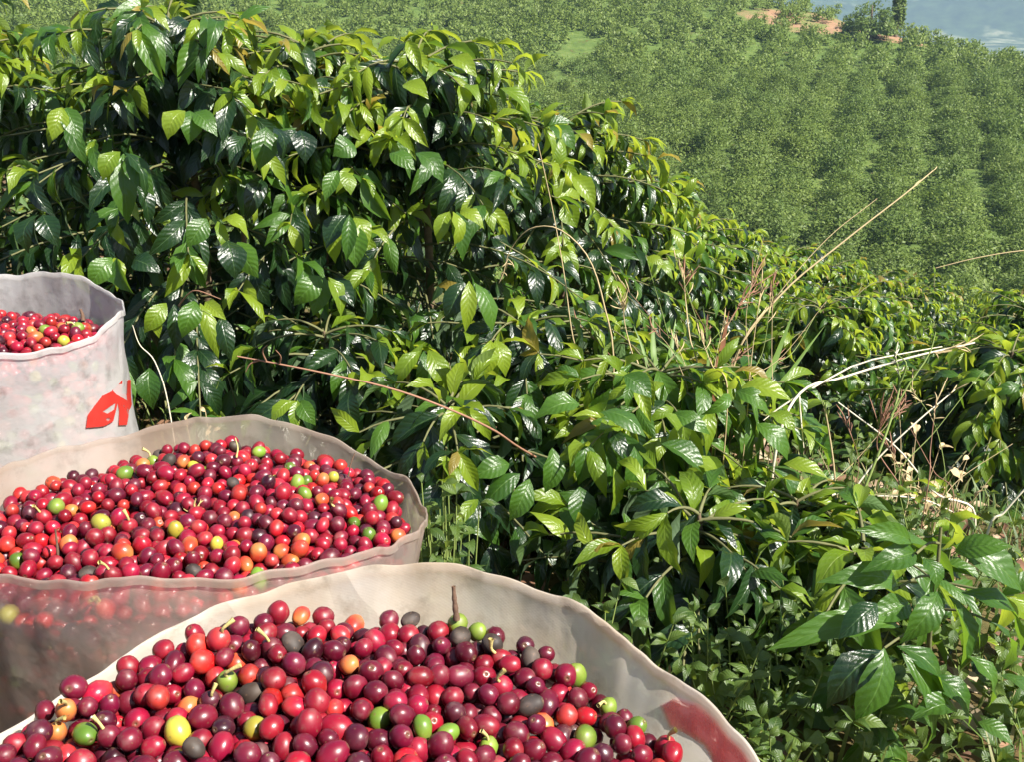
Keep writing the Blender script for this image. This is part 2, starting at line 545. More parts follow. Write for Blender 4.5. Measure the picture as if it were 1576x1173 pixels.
G_HEDGE = 'coffee bushes of the near row'
G_ROW = 'coffee bushes stepping down the near slope'
row1 = [  # x, y, H, Rad, nb, cap, label
    (-2.75, 3.05, 1.14, .62, 90, 200, 'tall dark coffee bush behind the back sack, cut off by the left picture edge'),
    (-2.05, 2.80, 1.12, .60, 96, 300, 'glossy dark green coffee bush rising straight behind the back sack'),
    (-1.42, 2.60, 1.13, .60, 100, 300, 'coffee bush just right of the back sack with drooping glossy leaves'),
    (-.80, 2.48, 1.15, .58, 100, 300, 'leafy coffee bush behind the middle sack, dark hollow beneath its drooping leaf clusters'),
    (-.52, 2.60, 1.15, .56, 76, 260, 'coffee bush filling the hedge crest just left of where the row bends downhill'),
    (-.24, 2.60, 1.16, .58, 100, 300, 'coffee bush with bright drooping leaves where the row bends downhill'),
    (.14, 3.08, 1.14, .58, 90, 280, 'coffee bush with yellowish tips behind the upright thin grass stalk'),
    (.48, 3.80, 1.12, .58, 84, 220, 'coffee bush behind the arching hooked grass stalk'),
    (.84, 4.52, 1.08, .58, 78, 180, 'round topped coffee bush with dark shaded side halfway down the near row'),
    (1.22, 5.18, 1.08, .58, 70, 120, 'coffee bush next below the round topped one in the near row'),
    (1.64, 5.85, 1.08, .58, 62, 80, 'small looking coffee bush far down the near row, behind the foot of the straw stalk'),
    (2.12, 6.52, 1.08, .60, 56, 60, 'coffee bush where the near row runs out under the long straw stalk'),
    (2.70, 7.20, 1.08, .60, 50, 40, 'coffee bush of the near row just above the right hand bushes'),
    (3.30, 7.90, 1.08, .60, 44, 40, 'farthest countable coffee bush of the near row, above the right hand bushes'),
]
for i, (x, y, H, Rad, nb, cap, lab) in enumerate(row1):
    p = plant('coffee_bush', lab, x, y, cap, G_HEDGE)
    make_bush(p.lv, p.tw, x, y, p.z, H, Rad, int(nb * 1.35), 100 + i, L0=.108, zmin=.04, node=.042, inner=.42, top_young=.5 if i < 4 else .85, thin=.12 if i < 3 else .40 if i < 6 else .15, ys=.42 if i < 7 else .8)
    trunk_of(p, H)
row_back = [
    (-3.35, 4.75, 1.30, .62, 44, 60, 'pale sunlit coffee bush top behind the hedge, at the upper left picture corner'),
    (-2.35, 4.60, 1.22, .62, 44, 60, 'light green coffee bush top peeping over the hedge behind the back sack'),
    (-1.30, 4.70, 1.12, .62, 40, 30, 'coffee bush almost hidden behind the hedge top'),
    (-.45, 5.20, 1.05, .62, 40, 10, 'coffee bush hidden in the hollow behind the hedge bend'),
    (.95, 7.20, 1.20, .62, 36, 30, 'lowest coffee bush of the row behind, beyond the round topped bush'),
    (1.55, 8.25, 1.25, .62, 36, 30, 'pale coffee bush at the foot of the slope against the far hillside'),
    (2.25, 9.25, 1.25, .65, 36, 30, 'pale coffee bush at the foot of the slope crossed by the long straw stalk'),
    (3.1, 10.2, 1.25, .65, 36, 30, 'pale coffee bush at the foot of the slope near the right picture edge'),
    (3.75, 8.6, 1.15, .65, 36, 40, 'low coffee bush behind the right hand row, close to the right edge'),
    (4.2, 10.6, 1.25, .65, 36, 20, 'small pale coffee bush farthest down the slope at the right edge'),
    (5.0, 9.7, 1.25, .65, 36, 20, 'coffee bush just beyond the right edge at the foot of the slope'),
]
for i, (x, y, H, Rad, nb, cap, lab) in enumerate(row_back):
    p = plant('coffee_bush', lab, x, y, cap, G_ROW)
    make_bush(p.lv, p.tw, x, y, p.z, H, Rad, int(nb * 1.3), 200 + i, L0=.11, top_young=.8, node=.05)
    trunk_of(p, H)
row2 = [
    (1.58, 2.98, .66, .46, 96, 300, 'dark coffee bush with white glints behind the dry stems at the right edge'),
    (1.94, 3.62, .76, .54, 86, 260, 'coffee bush second along the right hand row, its sunny top at mid height'),
    (2.32, 4.25, .90, .58, 74, 160, 'coffee bush third along the right hand row, yellow green top'),
    (2.74, 4.92, .95, .58, 66, 110, 'coffee bush fourth along the right hand row'),
    (3.20, 5.60, 1.08, .58, 58, 80, 'coffee bush fifth along the right hand row'),
    (3.75, 6.40, 1.1, .62, 50, 50, 'coffee bush last along the right hand row before the picture edge'),
    (1.18, 3.65, .72, .46, 60, 160, 'low coffee bush in the gap between the two rows, behind grass blades'),
    (1.62, 4.55, .82, .52, 56, 120, 'low sunny coffee bush between the two rows farther down'),
    (2.10, 5.40, .88, .54, 50, 80, 'lowest small coffee bush between the two rows'),
]
for i, (x, y, H, Rad, nb, cap, lab) in enumerate(row2):
    p = plant('coffee_bush', lab, x, y, cap, 'coffee bushes of the right hand row')
    make_bush(p.lv, p.tw, x, y, p.z, H, Rad, int(nb * 1.3), 300 + i, L0=.105, zmin=.05, node=.042, inner=.40)
    trunk_of(p, H)

# clusters of hanging leaves that stand out from the hedge
hedge = {p.label[:18]: p for p in PLANTS}
pA, pB, pC, pD, pE = PLANTS[0], PLANTS[2], PLANTS[3], PLANTS[5], PLANTS[7]
def cluster(p, y, specs):
    for b, tp, w, m in specs:
        hand_leaf(p.lv, b, tp, w, y + RNG.normal(0, .02), None, m)
cluster(pB, 1.98, [((185, 233), (158, 278), 30, 2), ((190, 236), (197, 345), 40, 1), ((196, 236), (238, 302), 36, 1), ((183, 236), (178, 300), 24, 2), ((192, 234), (215, 330), 34, 0)])
cluster(pB, 1.95, [((172, 396), (138, 442), 36, 1), ((176, 396), (180, 448), 26, 2), ((180, 396), (206, 452), 36, 1), ((205, 400), (250, 420), 34, 0)])
cluster(pB, 2.02, [((95, 165), (80, 215), 32, 2), ((102, 165), (125, 220), 32, 1), ((60, 330), (45, 390), 36, 0), ((66, 330), (90, 380), 36, 0)])
cluster(pC, 1.95, [((318, 336), (288, 380), 36, 1), ((335, 340), (348, 388), 20, 2), ((342, 338), (383, 368), 32, 2), ((350, 370), (362, 430), 44, 0), ((365, 372), (398, 428), 40, 1)])
cluster(pC, 1.85, [((256, 466), (222, 512), 30, 2), ((250, 468), (245, 520), 22, 2), ((300, 462), (280, 520), 36, 1), ((308, 466), (336, 552), 26, 2), ((316, 464), (348, 492), 24, 2), ((340, 486), (356, 556), 30, 0), ((268, 468), (270, 540), 30, 0)])
cluster(pC, 1.98, [((532, 331), (502, 382), 38, 0), ((538, 330), (533, 402), 24, 1), ((546, 332), (566, 382), 30, 2), ((545, 345), (548, 412), 42, 1), ((520, 340), (516, 405), 30, 2)])
cluster(pC, 1.95, [((495, 425), (452, 470), 38, 1), ((500, 426), (482, 486), 36, 1), ((505, 426), (524, 490), 34, 2), ((508, 430), (545, 472), 34, 0)])
cluster(pC, 1.98, [((455, 200), (428, 240), 34, 0), ((462, 200), (470, 252), 38, 0), ((410, 195), (398, 262), 42, 1), ((420, 196), (432, 250), 34, 0), ((285, 170), (258, 215), 34, 2), ((292, 170), (290, 222), 38, 1), ((300, 172), (335, 210), 32, 1)])
cluster(pC, 1.80, [((452, 618), (418, 652), 26, 2), ((458, 617), (450, 660), 24, 2), ((463, 617), (486, 656), 28, 1), ((230, 566), (236, 632), 38, 1), ((540, 600), (552, 660), 36, 0)])
cluster(pD, 2.08, [((692, 325), (674, 376), 26, 2), ((697, 325), (690, 392), 28, 2), ((703, 325), (712, 402), 30, 1), ((708, 325), (745, 352), 26, 2)])
cluster(pD, 2.0, [((714, 433), (686, 494), 40, 0), ((722, 432), (716, 512), 26, 2), ((730, 434), (757, 512), 38, 1)])
cluster(pD, 1.9, [((646, 540), (608, 600), 30, 2), ((652, 540), (640, 612), 26, 1), ((660, 538), (688, 606), 34, 2), ((702, 588), (732, 646), 32, 2), ((712, 590), (750, 640), 34, 0)])
cluster(pD, 1.95, [((755, 523), (747, 584), 30, 2), ((762, 523), (778, 580), 30, 2), ((600, 235), (640, 262), 30, 1), ((640, 235), (682, 282), 34, 1), ((520, 262), (500, 310), 26, 1), ((530, 264), (540, 300), 26, 2)])
cluster(pD, 2.1, [((545, 222), (512, 240), 40, 1), ((770, 135), (818, 182), 34, 2), ((690, 90), (735, 120), 30, 2), ((620, 130), (660, 152), 34, 2)])
cluster(pE, 2.75, [((845, 195), (885, 232), 30, 1), ((880, 270), (916, 316), 32, 2), ((870, 272), (862, 318), 28, 2), ((868, 315), (888, 350), 34, 2), ((930, 385), (985, 400), 24, 1), ((995, 395), (1022, 408), 18, 2)])

# young bush in the middle
pm = plant('coffee_bush', 'young broad leaved coffee bush in the middle, bright green and close behind the front sack', .30, 1.92, 300, 'young coffee plants beside the path')
make_bush(pm.lv, pm.tw, pm.x, pm.y, pm.z, .42, .40, 76, 41, L0=.112, droop=.9, node=.05, zmin=.06, inner=.3, top_young=.45, ys=2.2)
trunk_of(pm, .42, .012)
mid = [((1141, 596), (1220, 619), 40, 2), ((1133, 603), (1185, 642), 32, 1), ((1126, 615), (1130, 668), 26, 2), ((1122, 607), (1078, 640), 24, 1),
       ((1118, 600), (1130, 572), 18, 2), ((953, 573), (916, 545), 22, 2), ((961, 565), (994, 548), 22, 2), ((961, 577), (1003, 613), 40, 0), ((909, 630), (940, 598), 24, 1),
       ((892, 623), (820, 648), 42, 1), ((922, 634), (994, 674), 44, 0), ((1018, 634), (1049, 686), 32, 2), ((1034, 638), (1093, 670), 30, 1),
       ((899, 673), (890, 748), 34, 1), ((917, 676), (938, 748), 42, 1), ((945, 722), (938, 794), 26, 2), ((976, 688), (963, 756), 38, 1),
       ((1018, 684), (1086, 732), 42, 1), ((1057, 705), (1104, 768), 42, 2), ((1013, 732), (998, 830), 50, 1), ((1030, 734), (1046, 778), 24, 2),
       ((1055, 734), (1072, 810), 38, 1), ((1105, 753), (1107, 822), 26, 2), ((1114, 753), (1143, 818), 32, 1), ((1160, 738), (1168, 812), 42, 0),
       ((1191, 722), (1216, 790), 32, 1), ((1164, 653), (1212, 710), 40, 1), ((1206, 715), (1277, 740), 30, 2), ((1214, 803), (1210, 884), 46, 0),
       ((1233, 800), (1250, 874), 28, 2), ((815, 738), (784, 803), 36, 1), ((800, 730), (740, 786), 38, 0), ((784, 715), (722, 738), 36, 0),
       ((1003, 841), (984, 930), 46, 0), ((1010, 841), (1047, 926), 52, 0), ((1041, 834), (1109, 886), 46, 1), ((892, 750), (893, 816), 46, 0),
       ((1183, 638), (1224, 666), 28, 2), ((1085, 720), (1110, 790), 34, 0), ((850, 690), (838, 760), 36, 0), ((960, 790), (950, 850), 36, 0)]
for b, tp, w, m in mid:
    yb = 1.66 + .22 * (1 - abs(b[1] - 720) / 200) * 0 + RNG.normal(0, .035) + .0006 * (720 - b[1])
    hand_leaf(pm.lv, b, tp, w, yb - .06, None, max(m, 1), face=(.4, -.5, .75))

low = [(.02, 2.12, .46, .40, 50, 200, 'low shaded coffee bush at the hedge foot, left of the young middle bush'),
       (-.42, 2.12, .40, .36, 44, 160, 'low dark coffee shoots under the hedge, behind the right half of the middle sack'),
       (.50, 1.56, .26, .30, 44, 240, 'low leafy coffee bush between the young middle bush and the sapling'),
       (.30, 1.42, .30, .30, 34, 160, 'lowest coffee shoots just behind the right rim of the front sack'),
       (-.12, 1.76, .36, .32, 46, 200, 'low dark coffee shoots between the middle sack and the young middle bush')]
for i, (x, y, H, Rad, nb, cap, lab) in enumerate(low):
    p = plant('coffee_bush', lab, x, y, cap, 'young coffee plants beside the path')
    make_bush(p.lv, p.tw, x, y, p.z, H, Rad, nb, 400 + i, L0=.105, zmin=.08, node=.05, inner=.3, top_young=.04, ys=-.2)  # mostly mature leaves: their dark colour stands in for shade low down
    trunk_of(p, H, .010)

# sapling in the lower right corner
ps = plant('coffee_sapling', 'young coffee sapling with large veined leaves, nearest the lower right corner', .52, 1.22, 300, 'young coffee plants beside the path')
sap = [((1361, 998), (1315, 1112), 58, 1), ((1380, 995), (1440, 1098), 58, 1), ((1388, 1006), (1404, 1170), 62, 1), ((1459, 917), (1476, 1034), 38, 1), ((1400, 930), (1330, 960), 44, 1), ((1490, 1010), (1520, 1090), 44, 1), ((1350, 930), (1290, 985), 44, 0), ((1430, 1040), (1490, 1120), 50, 0),
       ((1480, 913), (1570, 1004), 54, 1), ((1468, 836), (1574, 914), 62, 1), ((1549, 920), (1584, 1004), 42, 2), ((1442, 911), (1384, 992), 46, 0),
       ((1420, 860), (1437, 916), 40, 1), ((1410, 853), (1324, 882), 42, 1), ((1402, 836), (1312, 816), 32, 1), ((1384, 905), (1258, 897), 46, 0),
       ((1386, 965), (1180, 1002), 44, 0), ((1362, 1003), (1272, 1092), 52, 0), ((1450, 846), (1452, 798), 22, 2), ((1463, 832), (1514, 800), 26, 2),
       ((1525, 958), (1542, 1034), 32, 1), ((1505, 1112), (1560, 1150), 36, 0), ((1540, 1040), (1590, 1090), 50, 0), ((1470, 850), (1560, 842), 40, 0), ((1470, 1090), (1400, 1110), 44, 0)]
make_bush(ps.lv, ps.tw, ps.x + .02, ps.y + .12, ps.z + .02, .26, .28, 12, 77, L0=.115, droop=.8, node=.09, zmin=.15, inner=.3, top_young=.2)
for b, tp, w, m in sap:
    hand_leaf(ps.lv, b, tp, w, 1.06 + RNG.normal(0, .02) + .0004 * (950 - b[1]), None, max(m, 1) if b[0] > 1370 else m, face=(.35, -.5, .8))
st = [at(1448, 812, 1.14), at(1440, 905, 1.13), at(1430, 1000, 1.15), at(1446, 1100, 1.18)]
st = np.vstack([catmull(st, 12), [[.52, 1.22, ps.z - .03]]])
ps.trunks.append(tube(st, np.linspace(.002, .0045, len(st)), 6))
for b in ((1361, 998), (1384, 1000), (1410, 853), (1384, 905), (1525, 958)):
    q = at(b[0], b[1], 1.08); k = np.argmin(np.abs(st[:12, 2] - q[2] + .01))
    ps.tw.append(tube(catmull([st[k], (st[k] + q) / 2 + (0, 0, .008), q], 5), .002, 4))

# choose the leaves that show largest with a small depth buffer
Wd_, Hd_ = 788, 587
zbuf = np.full(Wd_ * Hd_, 1e9)
samples = []
tt_ = [(u, v) for v in (.08, .2, .32, .44, .56, .68, .8, .92) for u in (-.6, -.2, .2, .6)]
wprof = np.interp([v for u, v in tt_], [0, .09, .24, .42, .60, .77, .90, 1.0], np.array([.03, .40, .83, 1, .88, .56, .22, .01]) * .5)
Tloc = np.array([(u * w, v, 0) for (u, v), w in zip(tt_, wprof)])
for p in PLANTS:
    lv = p.lv
    lv.freeze()
    T = np.repeat(Tloc[None], len(lv.B), 0)
    T[..., 0] *= lv.Wd[:, None]; T[..., 1] *= lv.Ln[:, None]
    Q = np.einsum('nij,nvj->nvi', lv.M, T) + lv.B[:, None]
    px, py, dep = project(Q.reshape(-1, 3))
    ix, iy = (px / 2).astype(int), (py / 2).astype(int)
    ok = (ix >= 0) & (ix < Wd_) & (iy >= 0) & (iy < Hd_) & (dep > .1)
    idx = np.where(ok, iy * Wd_ + ix, -1)
    np.minimum.at(zbuf, idx[ok], dep[ok])
    samples.append((idx, dep, ok, len(lv.B)))
TOTAL_LEAVES = 3900
for p, (idx, dep, ok, n) in zip(PLANTS, samples):
    vis = np.zeros(len(idx), bool)
    vis[ok] = dep[ok] < zbuf[idx[ok]] + .03
    frac = vis.reshape(n, -1).mean(1)
    area = (p.lv.Wd * p.lv.Ln) * (FPX / np.maximum(dep.reshape(n, -1).mean(1), .3)) ** 2
    p.score = frac * area
n_parts = 0
for p in PLANTS:
    lv = p.lv
    order = np.argsort(-p.score)
    cap = min(p.cap, 300)
    pick = [k for k in order[:cap] if p.score[k] > 25]
    rest = np.setdiff1d(np.arange(len(lv.B)), pick)
    root = thing(p.name, p.label, 'coffee plant' if p.name == 'coffee_bush' else 'sapling', (p.x, p.y, p.z), p.group)
    origin = np.array([p.x, p.y, p.z])
    for k in pick:
        o = bpy.data.objects.new('leaf', LEAF_ME[lv.Ma[k]][lv.Va[k]])
        o.rotation_mode = 'QUATERNION'
        o.rotation_quaternion = Matrix(lv.M[k].tolist()).to_quaternion()
        o.location = lv.B[k] - origin
        o.scale = (lv.Wd[k], lv.Ln[k], lv.Ln[k])
        COL.objects.link(o)
        o.parent = root
        n_parts += 1
    if len(rest):
        Vv = lv.verts(rest)[:, LO_I].reshape(-1, 3) - origin
        Ff = (LO_F[None] + (np.arange(len(rest)) * 15)[:, None, None]).reshape(-1, 4)
        UVv = np.tile(LO_UV, (len(rest), 1))
        fo = link('foliage', mesh_np('foliage', Vv, Ff, M_LEAF, UVv, np.repeat(lv.Ma[rest], 8)), root)
        fo['kind'] = 'stuff'
    V, F = join(p.trunks)
    link('trunk', mesh_np('trunk', V - origin, F, [M_TWIG if p.name == 'coffee_sapling' else M_BARK]), root)
    if p.tw:
        V, F = join(p.tw)
        to = link('twigs', mesh_np('twigs', V - origin, F, [M_TWIG]), root)
        to['kind'] = 'stuff'
print('leaf parts', n_parts)

# ------------------------------------------------------------------ far hillside
def far_bush_arrays(seed, n, r, h, leaf):
    rg = np.random.default_rng(seed)
    # clumps of leaves through a lumpy dome
    nc = 34
    cd = rg.normal(0, 1, (nc, 3)); cd[:, 2] = np.abs(cd[:, 2]) * .9
    cd /= np.linalg.norm(cd, axis=1, keepdims=True)
    cc = cd * np.array([r, r, h]) * rg.uniform(.55, .9, (nc, 1))
    ci = rg.integers(0, nc, n)
    P = cc[ci] + rg.normal(0, .14, (n, 3)) * np.array([r, r, h * .7])
    P[:, 2] = np.maximum(P[:, 2], .03) + .04
    D = rg.normal(0, .8, (n, 3)) + P / np.array([r, r, h]) * .8; D[:, 2] -= .4
    D /= np.linalg.norm(D, axis=1, keepdims=True)
    N = P / np.array([r, r, h]) + np.array([0, 0, .5]) + rg.normal(0, .35, (n, 3))
    N -= D * np.sum(D * N, 1, keepdims=True); N /= np.linalg.norm(N, axis=1, keepdims=True)
    X = np.cross(D, N)
    l = leaf * rg.uniform(.6, 1.25, n)[:, None]
    a, b = P - D * l * .5, P + D * l * .5
    s1, s2 = P + X * l * .26 + N * l * .08, P - X * l * .26 + N * l * .08
    V = np.stack([a, s1, b, s2], 1).reshape(-1, 3)
    F = np.arange(n * 4).reshape(n, 4)
    return V, F

t = NT('hill_foliage')
g = t.n('ShaderNodeNewGeometry')
oi = t.n('ShaderNodeObjectInfo')
ri = g.outputs['Random Per Island']
pn = t.noise(.12, g.outputs['Position'], 3)
c1 = t.mix(ri, (.085, .150, .022), (.225, .295, .050))
c1 = t.mix(t.math('MULTIPLY', pn, .6), c1, (.17, .21, .055))
c1 = t.mix(t.math('MULTIPLY', oi.outputs['Random'], .45), c1, (.085, .15, .038))
p = t.n('ShaderNodeBsdfPrincipled'); t.l(c1, p.inputs['Base Color'])
p.inputs['Roughness'].default_value = .55
p.inputs['Specular IOR Level'].default_value = .3
tr = t.n('ShaderNodeBsdfTranslucent'); t.l(t.mix(.5, c1, (.22, .32, .06)), tr.inputs[0])
mx = t.n('ShaderNodeMixShader'); mx.inputs[0].default_value = .34
t.l(p.outputs[0], mx.inputs[1]); t.l(tr.outputs[0], mx.inputs[2])
M_HILL = t.surf(mx.outputs[0])

rgf = np.random.default_rng(5)
spots = []
# rows run up the hill, slightly fanned
for i in range(-62, 44):
    x0 = i * 2.12
    yv = 21.0
    while yv < 135:
        x = x0 + .33 * (yv - 30) + .8 * math.sin(yv * .07 + i * .4) + rgf.normal(0, .16 + .004 * max(0, yv - 30))
        crest = 76 + np.clip(30 - x, -25, 60) * 1.1
        if yv < crest + 6 and yv + .25 * x > 21 and abs(x) < .62 * yv + 4:
            bank = any(((x - a) / c) ** 2 + ((yv - b) / d) ** 2 < 1.0 for a, b, c, d in BANK)
            gap = mnoise.noise(Vector((x * .13, yv * .11, 3.1))) > .42
            if not (bank and rgf.random() < .62) and not (gap and rgf.random() < .8):
                spots.append((x, yv))
        yv += rgf.uniform(1.0, 1.7)
spots = np.array(spots)
sz = ground_z(spots[:, 0], spots[:, 1])
sp3 = np.column_stack([spots, sz])
pxs, pys, deps = project(sp3 + np.array([0, 0, .8]))
infr = (pxs > -40) & (pxs < 1616) & (pys > -40) & (pys < 470)
# what of the near plants hides
hid = np.zeros(len(spots), bool)
ix = np.clip((pxs / 2).astype(int), 0, Wd_ - 1); iy = np.clip((pys / 2).astype(int), 0, Hd_ - 1)
zb2 = zbuf.reshape(Hd_, Wd_)
for k in range(len(spots)):
    y0, y1, x0, x1 = max(0, iy[k] - 14), iy[k] + 8, max(0, ix[k] - 12), ix[k] + 12
    hid[k] = (zb2[y0:y1, x0:x1] < 15).mean() > .55 if infr[k] else True
order = np.argsort(np.where(infr & ~hid, deps, 1e6))
solo = order[:300]
far_var = [far_bush_arrays(s, 1800, .98, 1.40, .12) for s in (1, 2, 3, 4, 5)]
far_me = [mesh_np('bush_foliage', V, F, [M_HILL], smooth=False) for V, F in far_var]
for k in solo:
    o = link('hillside_bush', far_me[int(rgf.integers(0, 5))], None, sp3[k])
    s = rgf.uniform(.85, 1.2)
    o.scale = (s * rgf.uniform(.9, 1.25), s * rgf.uniform(.9, 1.25), s * rgf.uniform(.75, 1.2))
    o.rotation_euler = (0, 0, rgf.uniform(0, 6.28))
    side_ = 'below the straw stalks' if pxs[k] > 1180 and pys[k] > 330 else 'near the right edge' if pxs[k] > 1400 else 'right of centre' if pxs[k] > 1120 else 'above the round topped bush' if pxs[k] > 900 else 'above the hedge bend'
    tier_ = 'lowest' if deps[k] < 30 else 'lower' if deps[k] < 37 else 'middle'
    tag(o, f'small coffee bush in the {tier_} far hillside rows {side_}', 'coffee bush', f'coffee bushes in the {tier_} far hillside rows {side_}')
lo = [far_bush_arrays(s, 330, .95, 1.2, .22) for s in (11, 12, 13)]
Vs = []
for k in np.setdiff1d(np.arange(len(spots)), solo):
    V, F = lo[int(rgf.integers(0, 3))]
    a = rgf.uniform(0, 6.28); s = rgf.uniform(.8, 1.2)
    M = np.array([[math.cos(a), -math.sin(a), 0], [math.sin(a), math.cos(a), 0], [0, 0, 1]]) * s
    Vs.append(V @ M.T + sp3[k])
V = np.vstack(Vs)
far_rest = link('hillside_bushes', mesh_np('hillside_bushes', V, np.arange(len(V)).reshape(-1, 4), [M_HILL], smooth=False))
tag(far_rest, 'mass of small coffee bushes filling the upper far hillside', 'coffee bushes', kind='stuff')
print('far bushes', len(spots))

def hill_tree(name, label, px, y, h, r, kind):
    x = float(at(px, 30, y)[0]); z = gz(x, y)
    root = thing(name, label, 'tree', (x, y, z))
    V, F = tube(catmull([(0, 0, -.2), (.05, 0, h * .35), (0, .05, h * .75)], 7), np.linspace(.16, .05, 7), 7)
    link('trunk', mesh_np('trunk', V, F, [M_BARK]), root)
    V, F = far_bush_arrays(77 + int(px), 2600, r, h * .78, .26)
    V[:, 2] += h * .14
    link('crown', mesh_np('crown', V, F, [M_HILL], smooth=False), root)
hill_tree('round_tree', 'rounded green tree standing on the bare orange bank at the hilltop', 1340, 76, 3.2, 2.0, 0)
hill_tree('slender_tree', 'slim dark upright tree beside the round one at the hill edge', 1381, 78, 4.8, .5, 1)

# ------------------------------------------------------------------ sacks
def sack_mat(name, tint, see=.18, stain=(.50, .40, .28), tfac=.5):
    t = NT(name)
    uv = t.n('ShaderNodeUVMap')
    tc = t.n('ShaderNodeTexCoord')
    ob = tc.outputs['Object']
    mp = t.n('ShaderNodeMapping'); mp.inputs['Scale'].default_value = (420, 420, 1)
    t.l(uv.outputs[0], mp.inputs[0])
    n1 = t.noise(7., ob, 5, .6)
    n2 = t.noise(45., ob, 5, .65)
    sxy = t.n('ShaderNodeSeparateXYZ'); t.l(uv.outputs[0], sxy.inputs[0])
    w1 = t.math('SINE', t.math('MULTIPLY', sxy.outputs[0], 2 * math.pi * 330))
    w2 = t.math('SINE', t.math('MULTIPLY', sxy.outputs[1], 2 * math.pi * 200))
    weave = t.math('MULTIPLY', w1, w2)
    col = t.mix(t.maprange(n1, .42, .68), tint, stain)
    col = t.mix(t.math('MULTIPLY', t.maprange(n2, .52, .72), .7), col, tuple(x * .6 for x in stain))
    col = t.mix(t.math('MULTIPLY', t.maprange(weave, -1, 1), .03), col, tuple(x * .7 for x in tint))
    d = t.n('ShaderNodeBsdfPrincipled')
    t.l(col, d.inputs['Base Color'])
    d.inputs['Roughness'].default_value = .30
    d.inputs['Specular IOR Level'].default_value = .5
    cr = t.math('ABSOLUTE', t.math('SUBTRACT', t.noise(5.5, ob, 2, .5, .4), .5))
    bh = t.math('ADD', t.math('MULTIPLY', n2, .35), t.math('MULTIPLY', weave, .012))
    bh = t.math('ADD', bh, t.math('MULTIPLY', t.math('SUBTRACT', 1.0, t.maprange(cr, 0, .10)), .9))
    bh = t.math('ADD', bh, t.math('MULTIPLY', t.noise(22., ob, 3, .5), .9))
    t.l(t.bump(bh, .45, .005), d.inputs['Normal'])
    tr = t.n('ShaderNodeBsdfTranslucent')
    t.l(col, tr.inputs[0])
    a = t.n('ShaderNodeMixShader'); a.inputs[0].default_value = tfac
    t.l(d.outputs[0], a.inputs[1]); t.l(tr.outputs[0], a.inputs[2])
    rf = t.n('ShaderNodeBsdfRefraction')
    rf.inputs['IOR'].default_value = 1.06; rf.inputs['Roughness'].default_value = .55
    rf.inputs['Color'].default_value = (.92, .88, .84, 1)
    tp = t.n('ShaderNodeBsdfTransparent'); tp.inputs[0].default_value = (.95, .9, .86, 1)
    b = t.n('ShaderNodeMixShader'); b.inputs[0].default_value = .5
    t.l(rf.outputs[0], b.inputs[1]); t.l(tp.outputs[0], b.inputs[2])
    m = t.n('ShaderNodeMixShader')
    t.l(t.math('MULTIPLY', t.maprange(n1, .3, .7, 1.25, .6), see), m.inputs[0])
    t.l(a.outputs[0], m.inputs[1]); t.l(b.outputs[0], m.inputs[2])
    return t.surf(m.outputs[0])

def periodic(ctrl, a):
    """smooth periodic interpolation of [(angle_deg, value)]"""
    ctrl = sorted(ctrl)
    xs = np.array([c[0] for c in ctrl], float); ys = np.array([c[1] for c in ctrl], float)
    xs = np.concatenate([xs - 360, xs, xs + 360]); ys = np.tile(ys, 3)
    a = np.asarray(a) % 360
    i = np.clip(np.searchsorted(xs, a, side='right') - 1, 0, len(xs) - 2)
    u = (a - xs[i]) / (xs[i + 1] - xs[i]); u = u * u * (3 - 2 * u)
    return ys[i] * (1 - u) + ys[i + 1] * u

class Sack:
    def __init__(s, C, rx, ry, rimz, flare, fill, seed, neck=.94, heap=.95, dome=.012, tilt=0.0):
        s.neck, s.heap, s.dome, s.tilt = neck, heap, dome, tilt
        s.C, s.rx, s.ry, s.rimz, s.flare, s.fill, s.seed = C, rx, ry, rimz, flare, fill, seed
    def neck_at(s, a):
        return periodic(s.neck, a) if isinstance(s.neck, list) else s.neck + 0 * np.asarray(a, float)
    def point(s, a, v, off=0.0):
        """a in degrees, v: 0 at the ground .. 1 at the rim"""
        a = np.asarray(a, float); v = np.asarray(v, float)
        zr = periodic(s.rimz, a); fl = periodic(s.flare, a)
        ar = np.radians(a)
        nk = s.neck_at(a)
        body = nk * (.86 + .16 * smooth(0, .35, v) - .02 * smooth(.55, .9, v))
        lip = smooth(.90, 1.0, v)
        body = body + (fl - nk) * smooth(.90, 1.0, v) ** 1.1
        # soft folds, stronger at the mouth and at the foot
        rs = np.random.default_rng(int(s.seed * 10))
        f = 0.0
        for k in (2, 3, 4, 5, 7, 9, 12, 15, 19, 26, 34):
            f = f + .016 * k ** -.55 * rs.uniform(.2, 1) * np.sin(ar * k + rs.uniform(0, 6.28) + v * rs.normal(0, 1.5) * k ** .5) * (.55 + .45 * lip)
        for k in (47, 61, 83):
            f = f + .0011 * np.sin(ar * k + rs.uniform(0, 6) + 4 * v) * np.clip(np.sin(ar * rs.integers(2, 6) + rs.uniform(0, 6)), 0, 1) * lip
        for k in (11, 17, 23):
            f = f + .0035 * np.sin(ar * k * .5 + v * rs.uniform(20, 60) + rs.uniform(0, 6)) * smooth(.1, .4, v) * (1 - lip) * np.sin(ar * 2 + k)
        r = body + f + off / s.rx
        g0 = gz(*s.C)
        zz = g0 + (zr - g0) * v + (.0022 * np.sin(ar * 6 + s.seed) + .0014 * np.sin(ar * 13 + 2 * s.seed) + .0008 * np.sin(ar * 27 + s.seed) + .0004 * np.sin(ar * 44 + 2 * s.seed) * np.sin(ar * 3)) * lip
        return np.stack([s.C[0] + s.rx * r * np.cos(ar), s.C[1] + s.ry * r * np.sin(ar), zz], -1)

